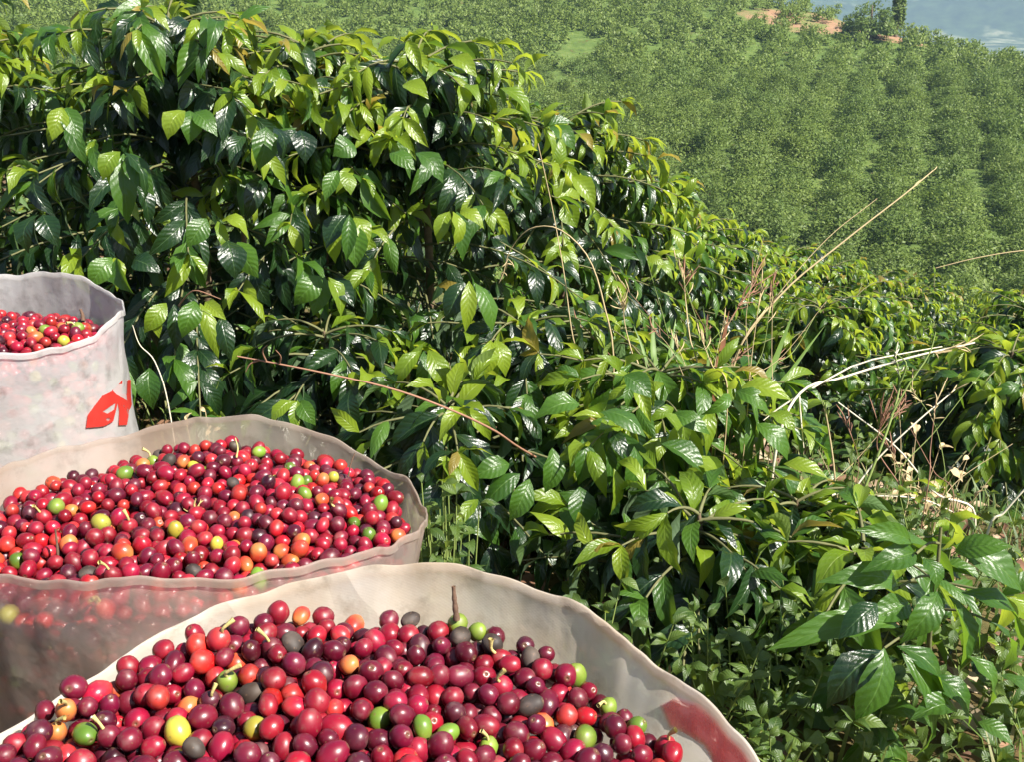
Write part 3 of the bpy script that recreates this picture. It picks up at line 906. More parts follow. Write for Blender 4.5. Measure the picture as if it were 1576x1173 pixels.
S1 = Sack((-.078, .345), .203, .205, [(0, .648), (38, .645), (62, .650), (90, .655), (112, .641), (140, .628), (180, .628), (270, .63)],
          [(0, .965), (35, .955), (62, .985), (90, 1.0), (140, 1.0), (180, 1.02), (270, 1.02)], .640, 1.3, [(0, .945), (40, .93), (68, .895), (90, .885), (140, .90), (180, .93), (270, .93)], .030, .010, -.026)
S2 = Sack((-.265, .725), .192, .165, [(0, .586), (25, .574), (45, .572), (70, .594), (90, .600), (120, .594), (180, .60), (225, .624), (270, .632), (310, .622), (340, .596)],
          [(0, 1.0), (45, 1.03), (90, 1.02), (180, 1.02), (270, .98)], .580, 4.1, .95, .015)
S3 = Sack((-.612, 1.05), .178, .142, [(0, .655), (20, .652), (50, .655), (60, .664), (90, .662), (180, .66), (260, .657), (300, .650), (330, .648)],
          [(0, 1.0), (45, 1.0), (90, 1.0), (180, 1.0), (270, 1.0)], .614, 7.7, .97, .05, .020)
M_SACK = [sack_mat('film_sack_tan', (.88, .83, .75), .18, (.66, .53, .39), .55), sack_mat('film_sack_grey', (.70, .60, .52), .50, (.52, .39, .30), .5),
          sack_mat('film_sack_white', (.84, .82, .81), .38, (.60, .56, .53), .38)]
M_RED = NT('red_print')
_c = M_RED.noise(40., M_RED.n('ShaderNodeTexCoord').outputs['Object'], 4)
_p = M_RED.n('ShaderNodeBsdfPrincipled'); M_RED.l(M_RED.mix(_c, (.55, .02, .015), (.66, .06, .045)), _p.inputs['Base Color'])
_p.inputs['Roughness'].default_value = .45
_t = M_RED.n('ShaderNodeBsdfTranslucent'); _t.inputs[0].default_value = (.7, .08, .06, 1)
_m = M_RED.n('ShaderNodeMixShader'); _m.inputs[0].default_value = .4
M_RED.l(_p.outputs[0], _m.inputs[1]); M_RED.l(_t.outputs[0], _m.inputs[2])
_w = M_RED.n('ShaderNodeBsdfTransparent')
_x = M_RED.n('ShaderNodeMixShader')
M_RED.l(M_RED.maprange(M_RED.noise(75., M_RED.n('ShaderNodeTexCoord').outputs['Object'], 5, .7), .60, .70), _x.inputs[0])
M_RED.l(_m.outputs[0], _x.inputs[1]); M_RED.l(_w.outputs[0], _x.inputs[2])
M_RED = M_RED.surf(_x.outputs[0])

def build_sack(S, mat, label):
    A = np.linspace(0, 360, 420, endpoint=False)
    Vv = np.concatenate([np.linspace(0, .82, 34), np.linspace(.835, 1.0, 18)])
    aa, vv = np.meshgrid(A, Vv)
    P = S.point(aa, vv)
    # the mouth's edge is rolled outward a few millimetres
    rim = P[-1]
    cen = np.array([S.C[0], S.C[1], 0])
    outw = rim - cen; outw[:, 2] = 0; outw /= np.linalg.norm(outw, axis=1, keepdims=True)
    rolls = []
    for dx, dz in ((.0010, .0006), (.0018, .0001), (.0021, -.0016), (.0020, -.0060)):
        rolls.append(rim + outw * dx + np.array([0, 0, dz]))
    P = np.concatenate([P, np.array(rolls)], 0)
    n_, m_ = P.shape[:2]
    UV = np.stack([np.broadcast_to(A / 360, (n_, m_)), np.broadcast_to(np.linspace(0, 1, n_)[:, None], (n_, m_))], -1).reshape(-1, 2)
    I, J = np.meshgrid(np.arange(n_ - 1), np.arange(m_), indexing='ij')
    J2 = (J + 1) % m_
    F = np.stack([I * m_ + J, I * m_ + J2, (I + 1) * m_ + J2, (I + 1) * m_ + J], -1).reshape(-1, 4)
    o0 = np.array([S.C[0], S.C[1], gz(*S.C)])
    root = thing('sack', label, 'sack', o0, 'plastic sacks of coffee cherries')
    V = P.reshape(-1, 3) - o0
    # closed foot
    V = np.vstack([V, [[0, 0, .004]]])
    c = len(V) - 1
    Fb = np.array([(c, (j + 1) % m_, j, j) for j in range(m_)])
    me = bpy.data.meshes.new('sack_body')
    me.from_pydata(V.tolist(), [], F.tolist() + [(c, (j + 1) % m_, j) for j in range(m_)])
    me.materials.append(mat)
    lay = me.uv_layers.new(name='UVMap')
    UV = np.vstack([UV, [[.5, 0]]])
    li = np.empty(len(me.loops), np.int32); me.loops.foreach_get('vertex_index', li)
    lay.data.foreach_set('uv', UV[li].astype(np.float32).ravel())
    me.polygons.foreach_set('use_smooth', np.ones(len(me.polygons), bool))
    link('body', me, root)
    return root, o0

sack1 = build_sack(S1, M_SACK[0], 'tan film sack nearest the camera, open and full of dark red cherries')
sack2 = build_sack(S2, M_SACK[1], 'greyish see-through sack in the middle, its cherries showing through the front')
sack3 = build_sack(S3, M_SACK[2], 'whitest sack at the back, with a red printed letter on its side')

def decal(S, root, o0, poly, holes, name, off=.0015):
    """flat print on the outside of a sack: polygon in (angle, v) minus holes, laid on a fine grid"""
    def inside(p, pg):
        x, y = p; c = False
        for i in range(len(pg)):
            x1, y1 = pg[i]; x2, y2 = pg[i - 1]
            if (y1 > y) != (y2 > y) and x < (x2 - x1) * (y - y1) / (y2 - y1) + x1: c = not c
        return c
    xs = [q[0] for q in poly]; ys = [q[1] for q in poly]
    na_, nv_ = 150, 110
    Aa = np.linspace(min(xs), max(xs), na_); Vv = np.linspace(min(ys), max(ys), nv_)
    aa, vv = np.meshgrid(Aa, Vv)
    P = S.point(aa, vv, off) - o0
    F = []
    for i in range(nv_ - 1):
        for j in range(na_ - 1):
            q = ((Aa[j] + Aa[j + 1]) / 2, (Vv[i] + Vv[i + 1]) / 2)
            if inside(q, poly) and not any(inside(q, h) for h in holes):
                F.append((i * na_ + j, i * na_ + j + 1, (i + 1) * na_ + j + 1, (i + 1) * na_ + j))
    used = sorted({k for f in F for k in f}); mp = {k: i for i, k in enumerate(used)}
    V = P.reshape(-1, 3)[used]
    return link(name, mesh_np(name, V, np.array([[mp[k] for k in f] for f in F]), [M_RED]), root)

def uv_on(S, px, py):
    """(angle, v) on the outside of the sack under a photograph pixel"""
    aa, vv = np.meshgrid(np.linspace(-110, 22, 400), np.linspace(.5, 1.0, 301))
    P = S.point(aa, vv).reshape(-1, 3)
    X, Y, D = project(P)
    c_ = (X - px) ** 2 + (Y - py) ** 2
    k = np.argmin(c_ + (aa.ravel() + 110) * .004)
    return float(aa.ravel()[k]), float(vv.ravel()[k])
# the red letter on the back sack: outline and counter traced as angle / height on its wall
zq = lambda L_: [(q[0] / 4.19 - 9, 420 + q[1] / 4.19) for q in L_]
out_px = zq([(588, 1000), (600, 915), (645, 855), (690, 790), (745, 765), (800, 712), (818, 690), (818, 782), (848, 784), (853, 690), (872, 690), (880, 850), (864, 890), (848, 985), (795, 985), (800, 900), (788, 845), (762, 960), (700, 992)])
decal(S3, sack3[0], sack3[1], [uv_on(S3, *q) for q in out_px], [[uv_on(S3, *q) for q in zq([(690, 895), (735, 865), (775, 842), (770, 884), (722, 912)])]], 'printed_letter')
PRINT_A = [(34, .966), (31, .982), (26, .990), (20, .992), (12, .991), (4, .990), (-6, .988), (-8, .930), (2, .940), (10, .950), (17, .958), (23, .962), (28, .958), (31, .952)]
decal(S1, sack1[0], sack1[1], PRINT_A, [], 'printed_mark')
PRINT_B = [(20, .962), (8, .950), (-6, .93), (-12, .90), (-6, .90), (4, .925), (14, .945)]
decal(S1, sack1[0], sack1[1], PRINT_B, [], 'printed_mark')

# the same print shows pale through the film on the inside
_k = NT('red_print_through_film')
_o = _k.n('ShaderNodeTexCoord').outputs['Object']
_d = _k.n('ShaderNodeBsdfDiffuse'); _d.inputs[0].default_value = (.74, .36, .31, 1)
_t = _k.n('ShaderNodeBsdfTranslucent'); _t.inputs[0].default_value = (.80, .30, .26, 1)
_m = _k.n('ShaderNodeMixShader'); _m.inputs[0].default_value = .5
_k.l(_d.outputs[0], _m.inputs[1]); _k.l(_t.outputs[0], _m.inputs[2])
_x = _k.n('ShaderNodeMixShader'); _w = _k.n('ShaderNodeBsdfTransparent')
_k.l(_k.maprange(_k.noise(60., _o, 5, .65), .38, .62), _x.inputs[0])
_k.l(_m.outputs[0], _x.inputs[1]); _k.l(_w.outputs[0], _x.inputs[2])
M_PINK = _k.surf(_x.outputs[0])
decal(S1, sack1[0], sack1[1], PRINT_A, [], 'print_showing_through', -.0015).data.materials[0] = M_PINK
decal(S1, sack1[0], sack1[1], PRINT_B, [], 'print_showing_through', -.0015).data.materials[0] = M_PINK

# ------------------------------------------------------------------ coffee cherries
CH_D = .0136
def fill_sack(S, rg, n_max, depth, CH_D):
    pts = np.zeros((0, 3))
    P = np.zeros((n_max, 3)); n = 0; fails = 0
    rad = CH_D * .5
    def u_of(x, y):
        dx, dy = (x - S.C[0]) / (S.rx - rad), (y - S.C[1]) / (S.ry - rad)
        k = S.neck_at(np.degrees(np.arctan2(dy, dx))) - S.heap
        return (dx * dx + dy * dy) / (k * k)
    base = S.fill - depth
    def top(x, y):
        u = u_of(x, y)
        return S.fill + S.dome * (1 - u) + S.tilt * (x - S.C[0]) / S.rx + .006 * math.sin(x * 31 + S.seed) * math.cos(y * 27 - S.seed)
    while n < n_max and fails < 900:
        a = rg.uniform(0, 6.283); r = math.sqrt(rg.uniform(0, 1))
        x, y = S.C[0] + S.rx * .97 * r * math.cos(a), S.C[1] + S.ry * .97 * r * math.sin(a)
        if u_of(x, y) >= 1: continue
        best = None
        Q = P[:n]
        near = Q[(np.abs(Q[:, 0] - x) < 3.2 * CH_D) & (np.abs(Q[:, 1] - y) < 3.2 * CH_D)] if n else Q
        step = CH_D
        for it in range(4):
            cand = np.column_stack([x + rg.normal(0, step * .5, 14), y + rg.normal(0, step * .5, 14)])
            cand[0] = (x, y)
            u = u_of(cand[:, 0], cand[:, 1])
            cand = cand[u < 1]
            if not len(cand): continue
            h = np.full(len(cand), base)
            if len(near):
                d2 = (cand[:, None, 0] - near[None, :, 0]) ** 2 + (cand[:, None, 1] - near[None, :, 1]) ** 2
                dd = (CH_D * .965) ** 2
                hh = np.where(d2 < dd, near[None, :, 2] + np.sqrt(np.maximum(dd - d2, 0)), base)
                h = np.maximum(h, hh.max(1))
            k = int(np.argmin(h))
            if best is None or h[k] < best[2]:
                best = (cand[k, 0], cand[k, 1], h[k])
            x, y = best[0], best[1]
            step *= .6
        if best is not None and best[2] < top(best[0], best[1]):
            P[n] = best; n += 1
        else:
            fails += 1
    return P[:n]

def lining(S, rg, a0, a1, v0, v1):
    """cherries that press against the inside of the wall"""
    out = []
    zr = float(periodic(S.rimz, (a0 + a1) / 2)); g0 = gz(*S.C)
    z = g0 + (zr - g0) * v0
    row = 0
    ztop = min(g0 + (zr - g0) * v1, S.fill + .004)
    while z < ztop:
        da = math.degrees(CH_D / S.rx) * 1.02
        a = a0 + (row % 2) * da / 2
        while a < a1:
            v = (z - g0) / (float(periodic(S.rimz, a)) - g0)
            q = S.point(a + rg.normal(0, .6), v, -CH_D * 1.0 - abs(rg.normal(0, .002)))
            out.append(q + np.array([0, 0, rg.normal(0, .0015)]))
            a += da
        z += CH_D * .88; row += 1
    return np.array(out)

def cherry_arrays(lon, lat):
    V = []; F = []
    for i in range(lat + 1):
        ph = math.pi * i / lat
        for j in range(lon):
            th = 2 * math.pi * j / lon
            r = math.sin(ph); z = math.cos(ph)
            if i == 0: r = .10
            if i == 0: z = .965
            if i == lat: r, z = .03, -.96
            V.append((r * math.cos(th), r * math.sin(th), z))
    for i in range(lat):
        for j in range(lon):
            k = (j + 1) % lon
            F.append((i * lon + j, (i + 1) * lon + j, (i + 1) * lon + k, i * lon + k))
    # flower scar: a sunken disc closing the top
    o = len(V)
    for j in range(lon):
        th = 2 * math.pi * j / lon
        V.append((.07 * math.cos(th), .07 * math.sin(th), .93))
    for j in range(lon):
        k = (j + 1) % lon
        F.append((o + j, j, k, o + k))
    V = np.array(V)
    F.append(tuple(o + j for j in range(0, lon, max(1, lon // 4)))[:4])
    return V, np.array(F)

def cherry_mat(name, body, blush, amount=.4, rough=.2, bloom=.0, wrinkle=0.0, spec=.55):
    t = NT(name)
    tc = t.n('ShaderNodeTexCoord')
    oi = t.n('ShaderNodeObjectInfo')
    g = t.n('ShaderNodeNewGeometry')
    rnd = t.math('FRACT', t.math('ADD', oi.outputs['Random'], g.outputs['Random Per Island']))
    uv = t.n('ShaderNodeUVMap')
    sx = t.n('ShaderNodeSeparateXYZ'); t.l(uv.outputs[0], sx.inputs[0])
    n1 = t.noise(160., tc.outputs['Object'], 3)
    n0 = t.noise(60., tc.outputs['Object'], 2)
    hue = t.n('ShaderNodeHueSaturation')
    hue.inputs['Color'].default_value = (*body, 1)
    t.l(t.maprange(rnd, 0, 1, .495, .508), hue.inputs['Hue'])
    t.l(t.maprange(t.math('FRACT', t.math('MULTIPLY', rnd, 7.31)), 0, 1, .55, 1.35), hue.inputs['Value'])
    c = hue.outputs[0]
    # blush runs from the stalk end
    bl = t.maprange(t.math('ADD', sx.outputs[1], t.math('MULTIPLY', t.math('SUBTRACT', n0, .5), .7)), .30, .95)
    c = t.mix(t.math('MULTIPLY', bl, amount), c, blush)
    c = t.mix(t.math('MULTIPLY', t.maprange(n1, .45, .75), .25), c, tuple(x * .45 for x in body))
    scar = t.maprange(sx.outputs[1], .012, .03, 1, 0)
    c = t.mix(t.math('MULTIPLY', scar, .85), c, (.16, .10, .05))
    if bloom:
        c = t.mix(t.math('MULTIPLY', t.maprange(n0, .4, .7), bloom), c, (.13, .11, .11))
    p = t.n('ShaderNodeBsdfPrincipled')
    t.l(c, p.inputs['Base Color'])
    spk = t.noise(420., tc.outputs['Object'], 2, .6)
    c2 = t.mix(t.math('MULTIPLY', t.maprange(spk, .64, .72), .55), c, (.16, .09, .05))
    c2 = t.mix(t.math('MULTIPLY', t.maprange(t.noise(38., tc.outputs['Object'], 4, .7), .58, .74), .30), c2, (.30, .20, .16))
    t.l(c2, p.inputs['Base Color'])
    t.l(t.math('ADD', t.math('MULTIPLY', t.maprange(n0, .3, .7), .22), rough - .05), p.inputs['Roughness'])
    p.inputs['Specular IOR Level'].default_value = spec
    t.l(t.bump(n0 if wrinkle else n1, .15 + wrinkle, .0012 if wrinkle else .0004), p.inputs['Normal'])
    return t.surf(p.outputs[0])

KINDS = ['crimson', 'dark', 'bright', 'maroon', 'orange', 'yellow', 'green', 'black']
CMAT = {
    'crimson': cherry_mat('crimson_cherry', (.21, .005, .022), (.36, .020, .028), .35, .30),
    'dark': cherry_mat('dark_cherry', (.105, .004, .018), (.20, .009, .024), .45, .30, .05),
    'bright': cherry_mat('bright_red_cherry', (.34, .007, .023), (.50, .06, .03), .45, .29),
    'maroon': cherry_mat('maroon_cherry', (.048, .004, .013), (.10, .006, .018), .45, .30, .08),
    'orange': cherry_mat('orange_cherry', (.46, .045, .022), (.56, .22, .05), .75, .31),
    'yellow': cherry_mat('yellow_cherry', (.42, .33, .035), (.30, .33, .05), .6, .33),
    'green': cherry_mat('green_cherry', (.12, .21, .022), (.24, .30, .04), .6, .33),
    'black': cherry_mat('dried_cherry', (.026, .015, .010), (.09, .06, .035), .6, .6, .3, .8),
}
CV, CF = cherry_arrays(16, 10)
CUVv = np.array([(math.atan2(v[1], v[0]) / 6.2832 + .5, (1 - v[2]) / 2) for v in CV]); CUVv[-16:, 1] = 0
def lumpy(seed):
    return np.array([v * (1 + .075 * mnoise.noise(Vector(v) * 1.3 + Vector((seed * 7.3, 0, 0))) + .03 * mnoise.noise(Vector(v) * 3.1 + Vector((0, seed * 3.7, 0)))) for v in CV])
CVAR = [lumpy(i) for i in range(5)]
CME = {k: [mesh_np('cherry_' + k, cv_ * CH_D * .5, CF, [CMAT[k]], CUVv) for cv_ in CVAR] for k in KINDS}
CV2, CF2 = cherry_arrays(10, 7)
CUV2 = np.array([(0, (1 - v[2]) / 2) for v in CV2]); CUV2[-10:, 1] = 0

rgc = np.random.default_rng(21)
P1 = fill_sack(S1, rgc, 3600, .028, .0120)
P2 = fill_sack(S2, rgc, 2600, .026, .0125)
P3 = fill_sack(S3, rgc, 1700, .022, .0128)
L2 = lining(S2, rgc, 185, 345, .42, .985)
L3 = lining(S3, rgc, 215, 352, .66, .95)
print('cherries', len(P1), len(P2), len(P3), len(L2), len(L3))
CP_ = np.vstack([P1, P2, P3, L2, L3])
CS = np.concatenate([np.full(len(P1), 1), np.full(len(P2), 2), np.full(len(P3), 3), np.full(len(L2), 4), np.full(len(L3), 5)])
NC = len(CP_)
size = rgc.uniform(.84, 1.14, NC) * np.array([0, .0120, .0125, .0128, .0130, .0130])[CS] / CH_D
elong = rgc.uniform(.96, 1.30, NC)
kindp = {1: [.40, .38, .09, .13, .006, 0, 0, .010], 2: [.44, .20, .22, .07, .04, .004, .004, .010], 3: [.46, .12, .32, .05, .04, .01, .01, .005],
         4: [.35, .22, .18, .08, .10, .02, .02, .03], 5: [.35, .1, .28, .05, .1, .04, .06, .02]}
KI = np.array([rgc.choice(8, p=np.array(kindp[s]) / sum(kindp[s])) for s in CS])
# visible share of each cherry
px, py, dep = project(CP_)
rp = CH_D * size * .5 * FPX / np.maximum(dep, .05)
zc = np.full((587, 788), 1e9); owner = np.full((587, 788), -1)
for k in np.argsort(-dep):
    r = rp[k] / 2; cx_, cy_ = px[k] / 2, py[k] / 2
    x0, x1, y0, y1 = int(max(0, cx_ - r)), int(min(788, cx_ + r + 1)), int(max(0, cy_ - r)), int(min(587, cy_ + r + 1))
    if x1 <= x0 or y1 <= y0: continue
    yy, xx = np.mgrid[y0:y1, x0:x1]
    owner[y0:y1, x0:x1][(xx - cx_) ** 2 + (yy - cy_) ** 2 < r * r] = k
cnt = np.bincount(owner[owner >= 0], minlength=NC).astype(float)
cnt[CS >= 4] *= .05
# single cherries that the photograph shows in other colours
special = {}
def mark(pxy, kind, sack, label, stalk=False, s=1.0):
    c = np.where((CS == sack) & (cnt > .45 * np.pi * (rp / 2) ** 2))[0]
    c = np.array([k for k in c if k not in special])
    k = c[np.argmin((px[c] - pxy[0]) ** 2 + (py[c] - pxy[1]) ** 2)]
    KI[k] = KINDS.index(kind); special[int(k)] = (kind, label, stalk)
    size[k] *= s
F_ = 1; Mi = 2; Ba = 3
mark((350, 1060), 'green', F_, 'green cherry with a pale stalk standing up, left part of the front sack', True)
mark((395, 1135), 'yellow', F_, 'yellow green cherry near the bottom edge, left part of the front sack')
mark((265, 1137), 'yellow', F_, 'dull olive yellow cherry near the left rim of the front sack')
mark((130, 1128), 'green', F_, 'green cherry tucked beside orange ones at the left rim of the front sack')
mark((685, 948), 'green', F_, 'green cherry at the foot of the upright twig, back of the front sack')
mark((755, 964), 'green', F_, 'green cherry just right of the upright twig, back of the front sack')
mark((660, 1138), 'green', F_, 'bright green cherry, lower middle of the front sack, leftmost of three')
mark((697, 1127), 'green', F_, 'bright green cherry, lower middle of the front sack, middle of three')
mark((757, 1138), 'green', F_, 'bright green cherry with a short stalk, lower middle of the front sack', True)
mark((888, 1142), 'green', F_, 'dark green cherry low down towards the right of the front sack')
mark((967, 1073), 'green', F_, 'yellowish green cherry with a nib, by the right rim of the front sack', True)
mark((1005, 1092), 'green', F_, 'big green cherry touching the right rim of the front sack')
mark((590, 1122), 'green', F_, 'green cherry beside a dried one, lower middle of the front sack')
mark((885, 1047), 'green', F_, 'green cherry half buried, right of centre in the front sack')
mark((95, 1100), 'orange', F_, 'orange cherry at the far left rim of the front sack', True)
mark((75, 1142), 'orange', F_, 'orange cherry lowest along the left rim of the front sack', True)
mark((180, 1060), 'orange', F_, 'orange cherry against the left wall of the front sack')
mark((293, 1100), 'orange', F_, 'orange red cherry left of centre in the front sack')
mark((455, 955), 'orange', F_, 'pale orange cherry at the back wall of the front sack')
mark((540, 960), 'orange', F_, 'orange cherry behind the back row, left of the upright twig')
mark((540, 1030), 'orange', F_, 'small orange cherry in the middle of the front sack')
mark((340, 985), 'bright', F_, 'bright red cherry with a yellow stalk, back left of the front sack', True, 1.1)
mark((455, 1065), 'bright', F_, 'largest bright red cherry, left of centre in the front sack', False, 1.18)
mark((470, 1040), 'bright', F_, 'bright red oval cherry above the largest one in the front sack', False, 1.1)
mark((865, 1108), 'bright', F_, 'large bright red cherry with a glint, right part of the front sack', False, 1.2)
mark((450, 1003), 'black', F_, 'grey mouldy cherry with a hole, back left of the front sack')
mark((700, 985), 'black', F_, 'dark dried cherry under the upright twig in the front sack')
mark((825, 1097), 'black', F_, 'grey speckled mouldy cherry, right of centre in the front sack')
mark((815, 1020), 'black', F_, 'black dried cherry behind the speckled one in the front sack')
mark((775, 958), 'black', F_, 'small black dried cherry at the back wall of the front sack')
mark((195, 684), 'orange', Mi, 'orange red cherry on top of the heap at the back of the middle sack', False, 1.15)
mark((215, 690), 'green', Mi, 'pale green cherry beside the topmost orange one in the middle sack', True)
mark((190, 740), 'green', Mi, 'long green cherry upright in the left half of the middle sack', False, 1.1)
mark((80, 788), 'green', Mi, 'green cherry below the orange ones, left part of the middle sack')
mark((20, 858), 'green', Mi, 'green cherry at the left picture edge in the middle sack')
mark((160, 797), 'yellow', Mi, 'large yellow cherry, left of centre in the middle sack', False, 1.2)
mark((262, 822), 'yellow', Mi, 'yellow green cherry in the centre of the middle sack')
mark((390, 702), 'green', Mi, 'green cherry high up at the back of the middle sack')
mark((440, 720), 'green', Mi, 'green cherry above a cluster of three, right half of the middle sack')
mark((448, 745), 'green', Mi, 'green cherry, leftmost of a pair right of centre in the middle sack')
mark((475, 742), 'green', Mi, 'yellowish green cherry, upper one of a pair in the middle sack')
mark((462, 765), 'green', Mi, 'bright green cherry, lowest of the cluster in the middle sack')
mark((557, 806), 'green', Mi, 'green cherry, upper of two near the right rim of the middle sack')
mark((578, 825), 'green', Mi, 'green cherry, lower of two near the right rim of the middle sack')
mark((385, 884), 'green', Mi, 'yellow green cherry by the front rim of the middle sack')
mark((592, 782), 'green', Mi, 'dark green cherry by the right rim of the middle sack')
mark((283, 710), 'orange', Mi, 'orange yellow cherry at the back, left of centre in the middle sack', False, 1.1)
mark((122, 785), 'orange', Mi, 'orange cherry left of the large yellow one in the middle sack')
mark((183, 860), 'orange', Mi, 'largest orange yellow cherry near the front rim of the middle sack', False, 1.2)
mark((103, 837), 'orange', Mi, 'pale orange cherry beside the small dark twig in the middle sack')
mark((505, 772), 'orange', Mi, 'orange cherry right of the green pair in the middle sack')
mark((285, 850), 'orange', Mi, 'orange cherry in the lower middle of the middle sack')
mark((460, 864), 'orange', Mi, 'orange red cherry by the front rim, right half of the middle sack')
mark((405, 858), 'orange', Mi, 'orange cherry above the front rim, centre right of the middle sack')
mark((440, 850), 'orange', Mi, 'yellowish orange cherry right of centre in the middle sack')
mark((125, 505), 'green', Ba, 'green cherry in the right part of the back sack', True)
mark((65, 512), 'green', Ba, 'pale green cherry in the middle of the back sack')
mark((48, 515), 'orange', Ba, 'orange yellow cherry in the middle of the back sack')
mark((100, 530), 'yellow', Ba, 'yellow cherry near the front rim of the back sack')

def orient(rg):
    q = Quaternion((rg.normal(), rg.normal(), rg.normal(), rg.normal()))
    q.normalize()
    return q
M_STALK = simple_mat('pale_stalk', (.50, .42, .16), .6, .3, 200.)
where = {1: 'front sack', 2: 'middle sack', 3: 'back sack'}
text = {'crimson': 'crimson red', 'dark': 'dark wine red', 'bright': 'bright scarlet', 'maroon': 'almost black maroon', 'black': 'dull black dried',
        'orange': 'orange half ripe', 'yellow': 'yellow unripe', 'green': 'green unripe'}
def place(S, x):
    u = (x[0] - S.C[0]) / S.rx; w = (x[1] - S.C[1]) / S.ry
    if w > .72: return 'along the back wall'
    if u < -.5: return 'along the left side'
    if u > .5: return 'along the right side'
    return 'in the middle'
def ref_label(k):
    """place of a plain cherry told from the nearest odd coloured one"""
    ks = np.array([j for j in special if CS[j] == CS[k]])
    dx, dy = px[k] - px[ks], py[k] - py[ks]
    d = np.hypot(dx, dy)
    i = int(np.argmin(d))
    if d[i] > 62: return None
    rel = ('right of' if dx[i] > 0 else 'left of') if abs(dx[i]) > abs(dy[i]) else ('below' if dy[i] > 0 else 'behind')
    near = 'just ' if d[i] < 34 else ''
    r = special[int(ks[i])][1].split(',')[0]
    w_ = f" in the {where[int(CS[k])]}"
    if 'sack' not in r: r += w_
    t_ = f"{text[KINDS[KI[k]]]} cherry {near}{rel} the {r}"
    return t_ if len(t_.split()) <= 16 else None
red = np.array([k for k in range(NC) if k not in special and CS[k] <= 3 and KINDS[KI[k]] not in ('orange', 'yellow', 'green')])
red = red[np.argsort(-cnt[red])]
special_red = [k for k in special if special[k][0] in ('bright', 'black')]
solo_c = list(red[:300 - len(special_red)]) + list(special)
quat = [orient(rgc) for _ in range(NC)]
SK = {1: S1, 2: S2, 3: S3}
nm = {'green': 'green_cherry', 'yellow': 'yellow_cherry', 'orange': 'orange_cherry'}
ct = {'green': 'green cherry', 'yellow': 'yellow cherry', 'orange': 'orange cherry'}
from collections import Counter
rl = {int(k): ref_label(k) for k in solo_c if k not in special}
rc = Counter(v for v in rl.values() if v)
for k in solo_c:
    kd = KINDS[KI[k]]
    o = bpy.data.objects.new(nm.get(kd, 'coffee_cherry'), CME[kd][int(rgc.integers(0, 5))])
    o.location = CP_[k]
    q = quat[k]
    stalk = special[k][2] if k in special else rgc.random() < .03
    if stalk:
        q = Vector((rgc.normal(0, .35), -.25 + rgc.normal(0, .2), 1)).to_track_quat('-Z', 'Y')
    o.rotation_mode = 'QUATERNION'; o.rotation_quaternion = q
    s = size[k]; sq = rgc.uniform(.94, 1.05) if kd != 'black' else rgc.uniform(.8, .95)
    o.scale = (s * sq, s / sq * (1 if kd != 'black' else .8), s * elong[k])
    COL.objects.link(o)
    w = where[int(CS[k])]
    if k in special:
        tag(o, special[k][1], ct.get(kd, 'cherry'), f"{ct.get(kd, 'cherry')} among the red ones")
    else:
        pl = place(SK[int(CS[k])], CP_[k])
        if rl[int(k)] and rc[rl[int(k)]] == 1:
            tag(o, rl[int(k)], 'cherry', f'red cherries in the {w}')
        else: tag(o, f'{text[kd]} coffee cherry {pl} of the heap in the {w}', 'cherry', f'{text[kd]} cherries {pl} of the {w}')
    if stalk:
        r = CH_D * .5
        cv = catmull([(0, 0, -r * .9), (.0006, 0, -r * 1.5), (rgc.normal(0, .003), rgc.normal(0, .003), -r * 2.2)], 6)
        V, F = tube(cv, np.array([.0011, .0010, .0009, .0010, .0013, .0017]), 6)
        link('stalk', mesh_np('stalk', V, F, [M_STALK]), o)
rest = np.setdiff1d(np.arange(NC), solo_c)
Vs, ms = [], []
for k in rest:
    Mq = np.array(quat[k].to_matrix())
    Vs.append((CV2 * CH_D * .5 * np.array([size[k], size[k] * .97, size[k] * elong[k]])) @ Mq.T + CP_[k])
    ms.append(np.full(len(CF2), KI[k]))
Vr = np.vstack(Vs)
Fr = (CF2[None] + (np.arange(len(rest)) * len(CV2))[:, None, None]).reshape(-1, 4)
ro = link('coffee_cherries', mesh_np('coffee_cherries', Vr, Fr, [CMAT[k] for k in KINDS], np.tile(CUV2, (len(rest), 1)), np.concatenate(ms)))
tag(ro, 'heaped red coffee cherries filling the three sacks', 'cherries', kind='stuff')

# twigs and flower stalks lying among the cherries
def twig(name, label, cat, pts, r, mat, forks=()):
    pts = np.array(pts, float)
    c = catmull(pts, 10)
    V, F = tube(c, np.linspace(r, r * .55, 10) * (1 + .15 * np.sin(np.arange(10) * 2.3)), 6)
    parts = [(V, F)]
    for fk in forks:
        parts.append(tube(catmull(np.array(fk, float), 5), np.linspace(r * .6, r * .25, 5), 5))
    V, F = join(parts)
    o = link(name, mesh_np(name, V - pts[0], F, [mat]), None, pts[0])
    tag(o, label, cat)
    return o
M_DARKTWIG = simple_mat('dark_twig', (.12, .07, .045), .85, .5, 250.)
M_STRAW = simple_mat('dry_straw', (.48, .37, .20), .7, .3, 60.)
M_PALE = simple_mat('pale_dead_stem', (.70, .63, .48), .7, .25, 60.)
M_REDSTEM = simple_mat('reddish_stem', (.29, .15, .095), .7, .3, 60.)
M_GSTEM = simple_mat('green_stem', (.20, .26, .07), .6, .3, 60.)
z1 = S1.fill
twig('twig', 'dark brown twig standing upright among the cherries at the back of the front sack', 'twig', [at(703, 955, .505), at(700, 930, .507), at(698, 903, .510)], .0022, M_DARKTWIG)
twig('twig', 'short dark twig sticking up in the left part of the middle sack', 'twig', [at(90, 868, .66), at(88, 840, .665), at(85, 815, .668)], .0012, M_DARKTWIG)
twig('twig', 'thin curved twig by the back wall, right half of the middle sack', 'twig', [at(536, 735, .80), at(540, 715, .805), at(546, 698, .81)], .0009, M_DARKTWIG)
